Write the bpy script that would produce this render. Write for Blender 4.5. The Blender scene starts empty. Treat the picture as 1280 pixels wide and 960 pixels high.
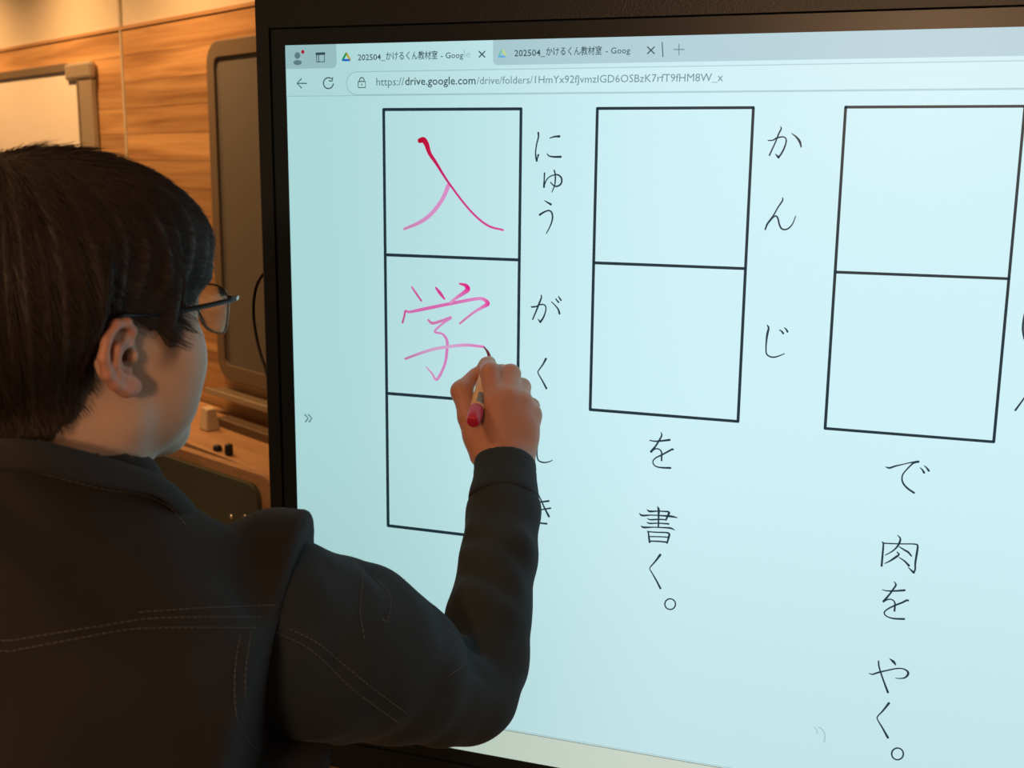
import bpy, bmesh, math, random
import numpy as np
from mathutils import Vector, Matrix
from mathutils.bvhtree import BVHTree
random.seed(7); RNG = np.random.default_rng(7)
SC = bpy.context.scene
COL = SC.collection

# ------------------------------------------------------------------ camera
# solved from the square cells drawn on the display (75 inch, active area 1.64 x 0.93 m)
# world: the display's glass is the plane y = 0, +x runs to its right, +y goes behind it
U = 0.18
Z0 = 1.686
CAM = Vector((0.61918767, -1.33015218, Z0 - 0.06409662))
RIGHT = Vector((0.94717162, 0.3205601, 0.01035103))
DOWN = Vector((0.07047863, -0.17654433, -0.9817662))
FWD = Vector((-0.31288766, 0.9306306, -0.18981042))
FPX = 1426.195
cd = bpy.data.cameras.new('camera'); cam = bpy.data.objects.new('camera', cd); COL.objects.link(cam)
m = Matrix.Identity(4)
for i in range(3):
    m[i][0] = RIGHT[i]; m[i][1] = -DOWN[i]; m[i][2] = -FWD[i]; m[i][3] = CAM[i]
cam.matrix_world = m
cd.sensor_width = 36.0; cd.lens = 36.0*FPX/1280.0; cd.clip_start = 0.05; cd.clip_end = 50
cd.dof.use_dof = True; cd.dof.focus_distance = 1.28; cd.dof.aperture_fstop = 9.0
SC.camera = cam

# ------------------------------------------------------------------ light
w = bpy.data.worlds.new('world'); SC.world = w; w.use_nodes = True
w.node_tree.nodes['Background'].inputs[0].default_value = (0.80, 0.68, 0.60, 1)
w.node_tree.nodes['Background'].inputs[1].default_value = 0.075
SC.view_settings.view_transform = 'Standard'; SC.view_settings.look = 'None'
SC.view_settings.exposure = 0.0; SC.view_settings.gamma = 1.0; SC.view_settings.use_curve_mapping = False
LAMPS = [  # ceiling downlights, then an added globe behind the camera: x, y, z, radius, watts, cone (deg)
    (-1.80, 1.54, 2.62, 0.05, 80, 140),
    (-2.68, 2.02, 2.62, 0.05, 88, 140),
    (-3.60, 2.50, 2.62, 0.05, 88, 140),
    (-1.00, -1.00, 2.62, 0.15, 85, 130),
    (0.70, -3.40, 2.20, 0.16, 100, 0),
]
LAMP_COL = (1.0, 0.53, 0.21)

# ------------------------------------------------------------------ helpers
def lin(r, g, b):
    return tuple(((c/255)/12.92 if c/255 <= 0.04045 else ((c/255+0.055)/1.055)**2.4) for c in (r, g, b))
def at(u, v, d):            # world point seen at (u, v) of the 1280x960 frame, d metres deep
    return CAM + (FWD + RIGHT*((u-640)/FPX) + DOWN*((v-480)/FPX))*d
def ray(u, v):
    return (FWD + RIGHT*((u-640)/FPX) + DOWN*((v-480)/FPX))
def glass(u, v):            # point of the display's glass plane (x, z)
    r = ray(u, v); t = -CAM.y/r.y; p = CAM + r*t
    return (p.x, p.z)
WM = {}                     # world matrices of the things built so far
def obj(name, me, mat=None, parent=None, mw=None):
    o = bpy.data.objects.new(name, me); COL.objects.link(o)
    if mat is not None:
        for mm in (mat if isinstance(mat, (list, tuple)) else [mat]): me.materials.append(mm)
    if mw is not None: o.matrix_basis = mw
    WM[o.name] = mw if mw is not None else Matrix.Identity(4)
    if parent is not None:
        o.parent = parent; o.matrix_parent_inverse = WM[parent.name].inverted()
    return o
def thing(name, label, cat, loc, group=None):
    o = bpy.data.objects.new(name, None); COL.objects.link(o); o.empty_display_size = 0.05
    o.location = loc; WM[o.name] = Matrix.Translation(Vector(loc)); o['label'] = label; o['category'] = cat
    if group: o['group'] = group
    return o
def tag(o, label, cat, group=None):
    o['label'] = label; o['category'] = cat
    if group: o['group'] = group
    return o
def mesh_from(verts, faces, smooth=False, name='m'):
    me = bpy.data.meshes.new(name); me.from_pydata([tuple(v) for v in verts], [], faces); me.update()
    if smooth: me.polygons.foreach_set('use_smooth', [True]*len(me.polygons))
    return me
def bm_mesh(bm, smooth=False):
    me = bpy.data.meshes.new('m'); bm.to_mesh(me); bm.free()
    if smooth: me.polygons.foreach_set('use_smooth', [True]*len(me.polygons))
    return me
def bm_box(bm, c, s, mat=None, bev=0.0, seg=2):
    M = Matrix.Translation(Vector(c)) @ (mat if mat is not None else Matrix.Identity(4)) @ Matrix.Diagonal((s[0], s[1], s[2], 1))
    r = bmesh.ops.create_cube(bm, size=1.0, matrix=M)
    if bev > 0:
        es = list({e for v in r['verts'] for e in v.link_edges})
        bmesh.ops.bevel(bm, geom=es, offset=bev, segments=seg, affect='EDGES', profile=0.5)
def box(name, c, s, mat, parent=None, rot=None, bev=0.0):
    bm = bmesh.new(); bm_box(bm, c, s, rot, bev); return obj(name, bm_mesh(bm), mat, parent)
def cr(pts, n=8):           # Catmull-Rom through the points
    P = [np.array(p, float) for p in pts]
    if len(P) < 3:
        return [P[0]+(P[-1]-P[0])*t for t in np.linspace(0, 1, n+1)]
    P = [2*P[0]-P[1]] + P + [2*P[-1]-P[-2]]; out = []
    for i in range(1, len(P)-2):
        for k in range(n):
            t = k/n; a, b, c, d = P[i-1], P[i], P[i+1], P[i+2]
            out.append(0.5*((2*b)+(c-a)*t+(2*a-5*b+4*c-d)*t*t+(3*b-a-3*c+d)*t**3))
    out.append(P[-2]); return out
def tube_geo(pts, rad, n=8, cap=True):
    P = [Vector(p) for p in pts]; V = []; F = []
    T = [(P[min(i+1, len(P)-1)]-P[max(i-1, 0)]).normalized() for i in range(len(P))]
    a = T[0].orthogonal().normalized()
    for i, p in enumerate(P):
        a = (a - T[i]*a.dot(T[i])).normalized(); b = T[i].cross(a)
        r = rad[i] if hasattr(rad, '__len__') else rad
        for k in range(n):
            an = 2*math.pi*k/n; V.append(p + (a*math.cos(an)+b*math.sin(an))*r)
    for i in range(len(P)-1):
        for k in range(n):
            F.append((i*n+k, i*n+(k+1) % n, (i+1)*n+(k+1) % n, (i+1)*n+k))
    if cap:
        F.append(tuple(range(n-1, -1, -1))); F.append(tuple((len(P)-1)*n+k for k in range(n)))
    return V, F
def tube(name, pts, rad, mat, parent=None, n=8):
    V, F = tube_geo(pts, rad, n); return obj(name, mesh_from(V, F, True), mat, parent)

# ------------------------------------------------------------------ materials
def new_mat(name):
    mt = bpy.data.materials.new(name); mt.use_nodes = True
    nt = mt.node_tree; return mt, nt, nt.nodes['Principled BSDF']
def plain(name, col, rough=0.5, metal=0.0, spec=0.5, noise=0.0, nscale=40, bump=0.0, coat=0.0):
    mt, nt, b = new_mat(name)
    b.inputs['Base Color'].default_value = (*col, 1); b.inputs['Roughness'].default_value = rough
    b.inputs['Metallic'].default_value = metal; b.inputs['Specular IOR Level'].default_value = spec
    b.inputs['Coat Weight'].default_value = coat
    if noise or bump:
        tc = nt.nodes.new('ShaderNodeTexCoord'); tn = nt.nodes.new('ShaderNodeTexNoise')
        tn.inputs['Scale'].default_value = nscale; tn.inputs['Detail'].default_value = 5
        nt.links.new(tc.outputs['Object'], tn.inputs['Vector'])
        if noise:
            mx = nt.nodes.new('ShaderNodeMix'); mx.data_type = 'RGBA'
            mx.inputs[6].default_value = (*[c*(1-noise) for c in col], 1)
            mx.inputs[7].default_value = (*[min(1, c*(1+noise)) for c in col], 1)
            nt.links.new(tn.outputs['Fac'], mx.inputs[0]); nt.links.new(mx.outputs[2], b.inputs['Base Color'])
        if bump:
            bp = nt.nodes.new('ShaderNodeBump'); bp.inputs['Strength'].default_value = bump; bp.inputs['Distance'].default_value = 0.002
            nt.links.new(tn.outputs['Fac'], bp.inputs['Height']); nt.links.new(bp.outputs[0], b.inputs['Normal'])
    return mt
M = {}
M['black_plastic'] = plain('black_plastic', (0.011, 0.015, 0.018), 0.42, bump=0.15, nscale=400)
M['black_glass'] = plain('black_glass', (0.010, 0.016, 0.020), 0.35)
M['dark_metal'] = plain('dark_metal', (0.03, 0.03, 0.033), 0.4, 0.6)
M['board_frame'] = plain('board_frame', (0.36, 0.30, 0.22), 0.4, 0.25, noise=0.1, nscale=8)
M['board_frame_dark'] = plain('board_frame_dark', (0.16, 0.12, 0.08), 0.5)
M['white_panel'] = plain('white_panel', (0.80, 0.76, 0.68), 0.35, noise=0.03, nscale=5)
M['grey_panel'] = plain('grey_panel', (0.135, 0.125, 0.105), 0.6, noise=0.08, nscale=9)
M['chair_panel'] = plain('chair_panel', (0.075, 0.085, 0.06), 0.85, noise=0.2, nscale=200, bump=0.3)
M['cream_wall'] = plain('cream_wall', (0.62, 0.55, 0.42), 0.8, noise=0.04, nscale=3, bump=0.1)
M['cable'] = plain('cable', (0.01, 0.01, 0.01), 0.5)
M['floor'] = plain('floor', (0.16, 0.12, 0.09), 0.7, noise=0.15, nscale=25)
M['ceiling'] = plain('ceiling', (0.6, 0.57, 0.52), 0.9)
M['chrome'] = plain('chrome', (0.75, 0.74, 0.72), 0.2, 1.0)
M['trim_plastic'] = plain('trim_plastic', (0.50, 0.44, 0.33), 0.35)
M['dark_wood'] = plain('dark_wood', (0.10, 0.06, 0.03), 0.5, noise=0.2, nscale=20)
M['paper_bag'] = plain('paper_bag', (0.62, 0.50, 0.34), 0.8, noise=0.08, nscale=15)
M['card'] = plain('card', (0.40, 0.25, 0.13), 0.8, noise=0.1, nscale=15)
M['black_item'] = plain('black_item', (0.02, 0.02, 0.02), 0.5)

def wood(name, c1, c2, scale=1.0, stretch=(0.35, 6, 6)):
    mt, nt, b = new_mat(name); N = nt.nodes.new; L = nt.links.new
    tc = N('ShaderNodeTexCoord'); mp = N('ShaderNodeMapping'); mp.inputs['Scale'].default_value = [s*scale for s in stretch]
    oi = N('ShaderNodeObjectInfo'); ad = N('ShaderNodeVectorMath'); ad.operation = 'ADD'
    cb = N('ShaderNodeCombineXYZ'); ml = N('ShaderNodeMath'); ml.operation = 'MULTIPLY'; ml.inputs[1].default_value = 37.0
    L(oi.outputs['Random'], ml.inputs[0]); L(ml.outputs[0], cb.inputs[0]); L(ml.outputs[0], cb.inputs[1])
    L(tc.outputs['Object'], mp.inputs[0]); L(mp.outputs[0], ad.inputs[0]); L(cb.outputs[0], ad.inputs[1])
    n1 = N('ShaderNodeTexNoise'); n1.inputs['Scale'].default_value = 2.2; n1.inputs['Detail'].default_value = 9; n1.inputs['Distortion'].default_value = 0.9
    L(ad.outputs[0], n1.inputs['Vector'])
    mp2 = N('ShaderNodeMapping'); mp2.inputs['Scale'].default_value = (1.5*scale, 14*scale, 45*scale); L(tc.outputs['Object'], mp2.inputs[0])
    wv = N('ShaderNodeTexNoise'); wv.inputs['Scale'].default_value = 1.6; wv.inputs['Detail'].default_value = 4; wv.inputs['Distortion'].default_value = 0.4
    L(mp2.outputs[0], wv.inputs['Vector'])
    mx = N('ShaderNodeMath'); mx.operation = 'MULTIPLY_ADD'; mx.inputs[1].default_value = 0.35
    L(wv.outputs['Fac'], mx.inputs[0])
    m2 = N('ShaderNodeMath'); m2.operation = 'MULTIPLY'; m2.inputs[1].default_value = 0.75
    L(n1.outputs['Fac'], m2.inputs[0]); L(m2.outputs[0], mx.inputs[2])
    rp = N('ShaderNodeValToRGB'); rp.color_ramp.elements[0].position = 0.34; rp.color_ramp.elements[0].color = (*c2, 1)
    rp.color_ramp.elements[1].position = 0.72; rp.color_ramp.elements[1].color = (*c1, 1)
    L(mx.outputs[0], rp.inputs[0])
    hv = N('ShaderNodeHueSaturation'); mr = N('ShaderNodeMapRange'); mr.inputs[3].default_value = 0.82; mr.inputs[4].default_value = 1.15
    L(oi.outputs['Random'], mr.inputs[0]); L(mr.outputs[0], hv.inputs['Value']); L(rp.outputs[0], hv.inputs['Color'])
    L(hv.outputs[0], b.inputs['Base Color']); b.inputs['Roughness'].default_value = 0.5
    return mt
M['wall_wood'] = wood('wall_wood', (0.62, 0.37, 0.16), (0.24, 0.11, 0.035))
M['desk_wood'] = wood('desk_wood', (0.60, 0.36, 0.18), (0.40, 0.21, 0.09), 1.5)
# ------------------------------------------------------------------ implicit surfaces (numpy) and surface nets
class Grid:
    def __init__(s, lo, hi, h):
        s.lo = np.array(lo, np.float32); s.h = h
        s.n = [int(math.ceil((hi[i]-lo[i])/h))+1 for i in range(3)]
        ax = [(lo[i]+h*np.arange(s.n[i])).astype(np.float32) for i in range(3)]
        s.X, s.Y, s.Z = np.meshgrid(*ax, indexing='ij')
def smin(a, b, k):
    h = np.clip(0.5+0.5*(b-a)/k, 0, 1); return b*(1-h)+a*h-k*h*(1-h)
def smax(a, b, k): return -smin(-a, -b, k)
def s_ell(P, c, r, R=None):
    d = [P[i]-c[i] for i in range(3)]
    if R is not None: d = [d[0]*R[0][j]+d[1]*R[1][j]+d[2]*R[2][j] for j in range(3)]
    k0 = np.sqrt(sum((d[i]/r[i])**2 for i in range(3)))+1e-6
    k1 = np.sqrt(sum((d[i]/(r[i]*r[i]))**2 for i in range(3)))+1e-6
    return k0*(k0-1)/k1
def s_sph(P, c, r): return np.sqrt((P[0]-c[0])**2+(P[1]-c[1])**2+(P[2]-c[2])**2)-r
def s_cap(P, a, b, ra, rb=None, sq=None):
    rb = ra if rb is None else rb
    ab = [b[i]-a[i] for i in range(3)]; L = sum(x*x for x in ab)+1e-12
    d = [P[i]-a[i] for i in range(3)]
    t = np.clip((d[0]*ab[0]+d[1]*ab[1]+d[2]*ab[2])/L, 0, 1)
    return np.sqrt((d[0]-ab[0]*t)**2+(d[1]-ab[1]*t)**2+(d[2]-ab[2]*t)**2)-(ra+(rb-ra)*t)
def s_chain(P, pts, rad, k):
    F = None
    for i in range(len(pts)-1):
        c = s_cap(P, pts[i], pts[i+1], rad[i], rad[i+1]); F = c if F is None else smin(F, c, k)
    return F
def surf_nets(F, lo, h):
    S = F < 0; nx, ny, nz = F.shape; c = (nx-1, ny-1, nz-1)
    pos = np.zeros((*c, 3), np.float32); cnt = np.zeros(c, np.float32)
    sl = lambda o, ax: slice(o, F.shape[ax]-1+o)
    for ax in range(3):
        o1, o2 = [a for a in range(3) if a != ax]
        for i in (0, 1):
            for j in (0, 1):
                st = [0, 0, 0]; st[o1] = i; st[o2] = j; en = list(st); en[ax] = 1
                A = F[sl(st[0], 0), sl(st[1], 1), sl(st[2], 2)]; B = F[sl(en[0], 0), sl(en[1], 1), sl(en[2], 2)]
                m_ = (A < 0) != (B < 0); idx = np.nonzero(m_); a = A[idx]; b = B[idx]; t = a/(a-b)
                p = np.zeros((len(t), 3), np.float32); p[:, o1] = i; p[:, o2] = j; p[:, ax] = t
                pos[idx] += p; cnt[idx] += 1
    act = cnt > 0; ids = -np.ones(c, np.int64); cells = np.argwhere(act); ids[act] = np.arange(len(cells))
    V = (pos[act]/cnt[act][:, None]+cells)*h+np.array(lo)
    Q = []
    for ax in range(3):
        o1, o2 = [(1, 2), (2, 0), (0, 1)][ax]
        A = S.take(range(0, F.shape[ax]-1), axis=ax); B = S.take(range(1, F.shape[ax]), axis=ax)
        e = np.argwhere(A != B); inside = A[tuple(e.T)]
        ok = (e[:, o1] > 0) & (e[:, o2] > 0) & (e[:, o1] < F.shape[o1]-1) & (e[:, o2] < F.shape[o2]-1)
        e = e[ok]; inside = inside[ok]
        def g(d1, d2):
            q = e.copy(); q[:, o1] -= d1; q[:, o2] -= d2; return ids[tuple(q.T)]
        q = np.stack([g(0, 0), g(1, 0), g(1, 1), g(0, 1)], 1)
        q[~inside] = q[~inside][:, ::-1]; Q.append(q)
    return V, np.concatenate(Q)
def quads_mesh(V, Q, name='m', smooth=True):
    me = bpy.data.meshes.new(name); me.vertices.add(len(V)); me.vertices.foreach_set('co', np.asarray(V, np.float32).ravel())
    me.loops.add(len(Q)*4); me.loops.foreach_set('vertex_index', np.asarray(Q, np.int32).ravel())
    me.polygons.add(len(Q)); me.polygons.foreach_set('loop_start', np.arange(0, 4*len(Q), 4, dtype=np.int32))
    me.update(calc_edges=True); me.validate()
    if smooth: me.polygons.foreach_set('use_smooth', [True]*len(me.polygons))
    return me
def relax(V, Q, n=1, f=0.5):
    for _ in range(n):
        acc = np.zeros_like(V); c = np.zeros(len(V))
        for a in range(4):
            for b in (1, 3):
                np.add.at(acc, Q[:, a], V[Q[:, (a+b) % 4]]); np.add.at(c, Q[:, a], 1)
        V = V*(1-f)+acc/c[:, None]*f
    return V
# ------------------------------------------------------------------ the display and what it shows
def screen_mat(name, col, y_fade=True, vcol=False):
    # a lit pixel colour; viewing-angle falloff is painted in, dimmer towards the left and bottom of the panel
    mt = bpy.data.materials.new(name); mt.use_nodes = True; nt = mt.node_tree; N = nt.nodes.new; L = nt.links.new
    b = nt.nodes['Principled BSDF']; b.inputs['Base Color'].default_value = (0.01, 0.01, 0.01, 1)
    b.inputs['Roughness'].default_value = 0.35; b.inputs['Specular IOR Level'].default_value = 0.3
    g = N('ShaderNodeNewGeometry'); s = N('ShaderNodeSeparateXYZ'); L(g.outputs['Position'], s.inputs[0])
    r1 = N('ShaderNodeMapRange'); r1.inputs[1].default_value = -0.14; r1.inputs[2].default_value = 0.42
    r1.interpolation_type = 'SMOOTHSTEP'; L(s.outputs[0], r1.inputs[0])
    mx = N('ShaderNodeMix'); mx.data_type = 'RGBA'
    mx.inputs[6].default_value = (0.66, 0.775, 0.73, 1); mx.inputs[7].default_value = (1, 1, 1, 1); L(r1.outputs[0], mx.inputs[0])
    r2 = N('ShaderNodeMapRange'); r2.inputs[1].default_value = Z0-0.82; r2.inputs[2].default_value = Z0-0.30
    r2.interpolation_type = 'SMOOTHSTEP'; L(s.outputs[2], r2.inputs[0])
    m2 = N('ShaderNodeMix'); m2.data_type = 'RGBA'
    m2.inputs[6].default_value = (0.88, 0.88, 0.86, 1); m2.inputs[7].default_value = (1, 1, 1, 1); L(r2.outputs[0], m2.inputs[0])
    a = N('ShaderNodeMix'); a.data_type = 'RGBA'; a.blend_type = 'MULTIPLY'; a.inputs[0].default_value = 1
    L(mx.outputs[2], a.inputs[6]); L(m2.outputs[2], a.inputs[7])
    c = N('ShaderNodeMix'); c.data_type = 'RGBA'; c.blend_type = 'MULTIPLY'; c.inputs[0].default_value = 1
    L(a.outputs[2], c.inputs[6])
    if vcol:
        at_ = N('ShaderNodeAttribute'); at_.attribute_name = 'ink'; L(at_.outputs['Color'], c.inputs[7])
    else:
        c.inputs[7].default_value = (*col, 1)
    L(c.outputs[2], b.inputs['Emission Color']); b.inputs['Emission Strength'].default_value = 1.0
    return mt
PAGE = lin(206, 241, 248)
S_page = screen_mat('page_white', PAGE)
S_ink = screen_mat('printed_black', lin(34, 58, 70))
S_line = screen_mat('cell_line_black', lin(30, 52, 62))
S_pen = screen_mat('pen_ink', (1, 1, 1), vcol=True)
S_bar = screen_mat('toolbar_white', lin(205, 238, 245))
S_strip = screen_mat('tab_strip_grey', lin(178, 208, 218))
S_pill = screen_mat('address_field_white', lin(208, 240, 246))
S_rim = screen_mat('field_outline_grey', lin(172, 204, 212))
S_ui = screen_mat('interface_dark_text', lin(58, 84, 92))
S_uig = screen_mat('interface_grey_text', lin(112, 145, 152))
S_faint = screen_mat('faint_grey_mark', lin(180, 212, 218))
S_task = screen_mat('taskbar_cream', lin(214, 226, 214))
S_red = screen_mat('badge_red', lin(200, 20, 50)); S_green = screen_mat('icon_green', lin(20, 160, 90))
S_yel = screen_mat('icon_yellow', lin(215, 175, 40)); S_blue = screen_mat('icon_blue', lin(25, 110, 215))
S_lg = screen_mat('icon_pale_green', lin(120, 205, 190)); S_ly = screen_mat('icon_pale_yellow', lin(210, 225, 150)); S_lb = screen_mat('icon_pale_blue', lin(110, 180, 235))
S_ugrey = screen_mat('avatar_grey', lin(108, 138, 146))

XL, XR = -0.7553*U, -0.7553*U + 0.9249*16/9
ZT, ZB = Z0 + 0.4434*U, Z0 - 4.6948*U
disp = thing('interactive_display', 'large black-framed interactive whiteboard display showing a kanji worksheet', 'display', (0.5*(XL+XR), 0.06, 0.0))
# outer frame: a ring, then the flat black border glass inside it
def ring_mesh(x0, x1, z0, z1, X0, X1, Z0_, Z1, yf, yb, rad, nseg=6):
    # rounded outer rect, sharp inner rect, front face yf, back yb
    bm = bmesh.new()
    def rr(ax0, ax1, az0, az1, r):
        pts = []
        for (cx, cz, a0) in ((ax1-r, az1-r, 0), (ax0+r, az1-r, 90), (ax0+r, az0+r, 180), (ax1-r, az0+r, 270)):
            for k in range(nseg+1):
                a = math.radians(a0+90*k/nseg); pts.append((cx+r*math.cos(a), cz+r*math.sin(a)))
        return pts
    o = rr(X0, X1, Z0_, Z1, rad); i = rr(x0, x1, z0, z1, 0.0005); n = len(o); ch = 0.003
    oc = rr(X0+ch, X1-ch, Z0_+ch, Z1-ch, rad)
    rings = [[(p[0], yb, p[1]) for p in i], [(p[0], yf, p[1]) for p in i], [(p[0], yf, p[1]) for p in oc], [(p[0], yf+ch, p[1]) for p in o], [(p[0], yb, p[1]) for p in o]]
    V = [bm.verts.new(p) for r_ in rings for p in r_]
    for a in range(4):
        for k in range(n):
            bm.faces.new((V[a*n+k], V[a*n+(k+1) % n], V[(a+1)*n+(k+1) % n], V[(a+1)*n+k]))
    bmesh.ops.recalc_face_normals(bm, faces=bm.faces)
    return bm_mesh(bm)
bx = 0.0215
OX0 = glass(319.5, 20)[0]; OZ1 = ZT + 0.066
obj('outer_frame', ring_mesh(XL-bx, XR+bx, ZB-bx, ZT+bx, OX0, XR+(XL-OX0), ZB-0.062, OZ1, -0.004, 0.06, 0.012), M['black_plastic'], disp)
obj('border_glass', ring_mesh(XL, XR, ZB, ZT, XL-bx-0.001, XR+bx+0.001, ZB-bx-0.001, ZT+bx+0.001, -0.0012, 0.02, 0.003), M['black_glass'], disp)
box('rear_housing', (0.5*(XL+XR), 0.055, 0.5*(ZT+ZB)), (XR-XL+0.02, 0.05, ZT-ZB+0.06), M['black_plastic'], disp, bev=0.01)
def plane(name, x0, z0, x1, z1, y, mat, parent):
    return obj(name, mesh_from([(x0, y, z0), (x1, y, z0), (x1, y, z1), (x0, y, z1)], [(0, 1, 2, 3)]), mat, parent)
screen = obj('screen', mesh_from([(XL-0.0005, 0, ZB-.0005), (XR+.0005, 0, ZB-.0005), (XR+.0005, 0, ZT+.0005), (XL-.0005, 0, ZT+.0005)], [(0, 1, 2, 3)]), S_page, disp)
screen['label'] = 'lit screen with worksheet page in a browser window'
# stand
cx = 0.5*(XL+XR)
for sx in (-0.28, 0.28):
    box('stand_column', (cx+sx, 0.115, 0.60), (0.07, 0.04, 1.08), M['dark_metal'], disp, bev=0.006)
    box('stand_foot', (cx+sx, -0.02+0.12, 0.075), (0.07, 0.66, 0.05), M['dark_metal'], disp, bev=0.008)
    for sy in (-0.29, 0.29):
        bm = bmesh.new(); bmesh.ops.create_cone(bm, cap_ends=True, segments=20, radius1=0.03, radius2=0.03, depth=0.025,
            matrix=Matrix.Translation((cx+sx, 0.10+sy, 0.03)) @ Matrix.Rotation(math.pi/2, 4, 'Y'))
        obj('caster', bm_mesh(bm), M['black_plastic'], disp)
box('stand_crossbar', (cx, 0.115, 0.35), (0.50, 0.03, 0.06), M['dark_metal'], disp, bev=0.004)

PXM = 0.00099
class Ink:                  # collects flat strokes, drawn from points read in the photograph and laid on the glass
    def __init__(s): s.V = []; s.F = []; s.C = []
    def stroke(s, pts, w, cols=None, n=6, layer=3):
        P = [np.array(glass(*p)) for p in pts]
        sc = []
        for (a, b) in pts:
            g0 = np.array(glass(a, b)); g1 = np.array(glass(a+1, b)); g2 = np.array(glass(a, b+1))
            sc.append(0.5*(np.linalg.norm(g1-g0)+np.linalg.norm(g2-g0)))
        k = len(P); ws = list(w) if hasattr(w, '__len__') else [w]*k
        if len(ws) != k: ws = list(np.interp(np.linspace(0, 1, k), np.linspace(0, 1, len(ws)), ws))
        Q = cr([np.array([p[0], p[1], ws[i]*sc[i]]) for i, p in enumerate(P)], n)
        C = None
        if cols is not None:
            C = np.array([[np.interp(t, np.linspace(0, 1, len(cols)), [c[j] for c in cols]) for j in range(3)] for t in np.linspace(0, 1, len(Q))])
        y = -0.0003*layer; base = len(s.V)
        T = [Q[min(i+1, len(Q)-1)][:2]-Q[max(i-1, 0)][:2] for i in range(len(Q))]
        for i, q in enumerate(Q):
            t = T[i]/(np.linalg.norm(T[i])+1e-9); nn = np.array([-t[1], t[0]]); hw = max(q[2], 1e-5)/2
            s.V.append((q[0]+nn[0]*hw, y, q[1]+nn[1]*hw)); s.V.append((q[0]-nn[0]*hw, y, q[1]-nn[1]*hw))
            c = C[i] if C is not None else (1, 1, 1); s.C += [c, c]
        for i in range(len(Q)-1):
            b = base+2*i; s.F.append((b, b+1, b+3, b+2))
        for (idx, sg) in ((0, -1), (len(Q)-1, 1)):     # round ends
            q = Q[idx]; t = T[idx]/(np.linalg.norm(T[idx])+1e-9); nn = np.array([-t[1], t[0]]); hw = max(q[2], 1e-5)/2
            b = len(s.V)
            for k_ in range(7):
                a = math.pi*k_/6; v = q[:2]+nn*math.cos(a)*hw+t*sg*math.sin(a)*hw
                s.V.append((v[0], y, v[1])); s.C.append(C[idx] if C is not None else (1, 1, 1))
            s.F.append(tuple(range(b, b+7)))
    def poly(s, pts, layer=3):
        b = len(s.V)
        for p in pts:
            g = glass(*p); s.V.append((g[0], -0.0003*layer, g[1])); s.C.append((1, 1, 1))
        s.F.append(tuple(range(b, b+len(pts))))
    def build(s, name, mat, parent):
        me = mesh_from(s.V, s.F)
        a = me.color_attributes.new('ink', 'FLOAT_COLOR', 'POINT')
        a.data.foreach_set('color', np.array([(*c, 1) for c in s.C], dtype=np.float32).ravel())
        return obj(name, me, mat, parent)
def Z(ox, oy, sc, pts): return [(ox+a/sc, oy+b/sc) for a, b in pts]
def glyph(name, ox, oy, sc, strokes, mat=None, w=(2.2, 1.6, 2.4)):
    k = Ink()
    for st in strokes:
        ww = w
        if isinstance(st, tuple): st, ww = st
        k.stroke(Z(ox, oy, sc, st), ww)
    return k.build(name, mat or S_ink, screen)
def ringmark(ox, oy, sc, c, r, w=2.0):
    k = Ink(); k.stroke(Z(ox, oy, sc, [(c[0]+r*math.cos(a), c[1]+r*math.sin(a)) for a in np.linspace(0, 2*math.pi, 17)]), w, n=3)
    return k.build('full_stop_mark', S_ink, screen)
H = (1.0, 3.0, 2.0)
glyph('hiragana_character', 655, 155, 13.71, [([(248,150),(252,220),(222,340),(203,470),(207,560),(222,630)], (2.4,1.8,1.7,2.6)), [(222,630),(236,580),(250,530)], ([(445,242),(530,217),(608,212)], (1.2,3)), ([(400,510),(435,548),(520,563),(632,562)], (1.2,2,2.8))])
glyph('hiragana_character', 655, 205, 10.105, [([(262,115),(258,200),(255,290)], (2,1.8,2.6)), ([(260,265),(285,205),(320,165),(370,142),(425,135),(468,165),(480,210),(465,255),(420,282),(378,272),(338,232)], (1.6,1.4,2.2,2.2,1.4)), ([(383,78),(398,130),(398,200),(390,270),(355,355)], (1.8,2,1.2))])
glyph('hiragana_character', 655, 205, 10.105, [([(262,462),(300,485),(342,510)], (1,2.8)), ([(203,640),(260,605),(320,588),(355,620),(362,690),(335,780),(285,878)], (2.8,1.7,2.2,2,1.2))])
glyph('hiragana_character', 655, 360, 16, [([(155,378),(250,368),(310,335),(395,330),(438,370),(435,470),(390,590),(330,680)], (2,1.8,1.6,1.8,2.6)), ([(330,680),(285,620)], (2.4,1)), ([(352,145),(350,200),(310,300),(260,430),(178,625)], (1.6,2.2,1.8)), ([(555,275),(640,360),(690,430),(714,510)], (1.2,2.6)), ([(640,215),(695,285)], (1.4,2.2)), ([(695,170),(742,240)], (1.4,2.4))])
glyph('hiragana_character', 655, 435, 16, [([(442,215),(380,330),(300,440),(283,480),(300,530),(370,650),(452,805)], (2.8,1.6,1.4,1.6,2.6))])
glyph('hiragana_character', 660, 555, 8.73, [([(108,-50),(100,60),(100,120),(115,175),(150,195),(190,200),(230,192),(268,176)], (2.4,1.8,1.8,1.0))])
glyph('hiragana_character', 660, 555, 8.73, [([(60,642),(150,630),(228,620)], (1.4,2.4)), ([(70,730),(165,712),(248,698)], (1.4,2)), ([(110,540),(150,620),(180,690),(230,788)], (1.8,1.8,2.8)), ([(70,810),(95,850),(150,862),(205,868)], (1.6,2.4))])
glyph('hiragana_character', 945, 150, 13.714, [([(210,352),(290,347),(350,312),(440,290),(500,303),(520,360),(490,470),(440,570),(388,640)], (1.4,2,1.6,2.2,2.4)), ([(388,640),(335,585)], (3.2,1)), ([(425,115),(432,155),(390,240),(330,390),(232,605)], (1.2,2.2,1.8,2)), ([(610,228),(690,290),(750,370),(776,465)], (0.8,2.2,3,1.6))])
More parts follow.
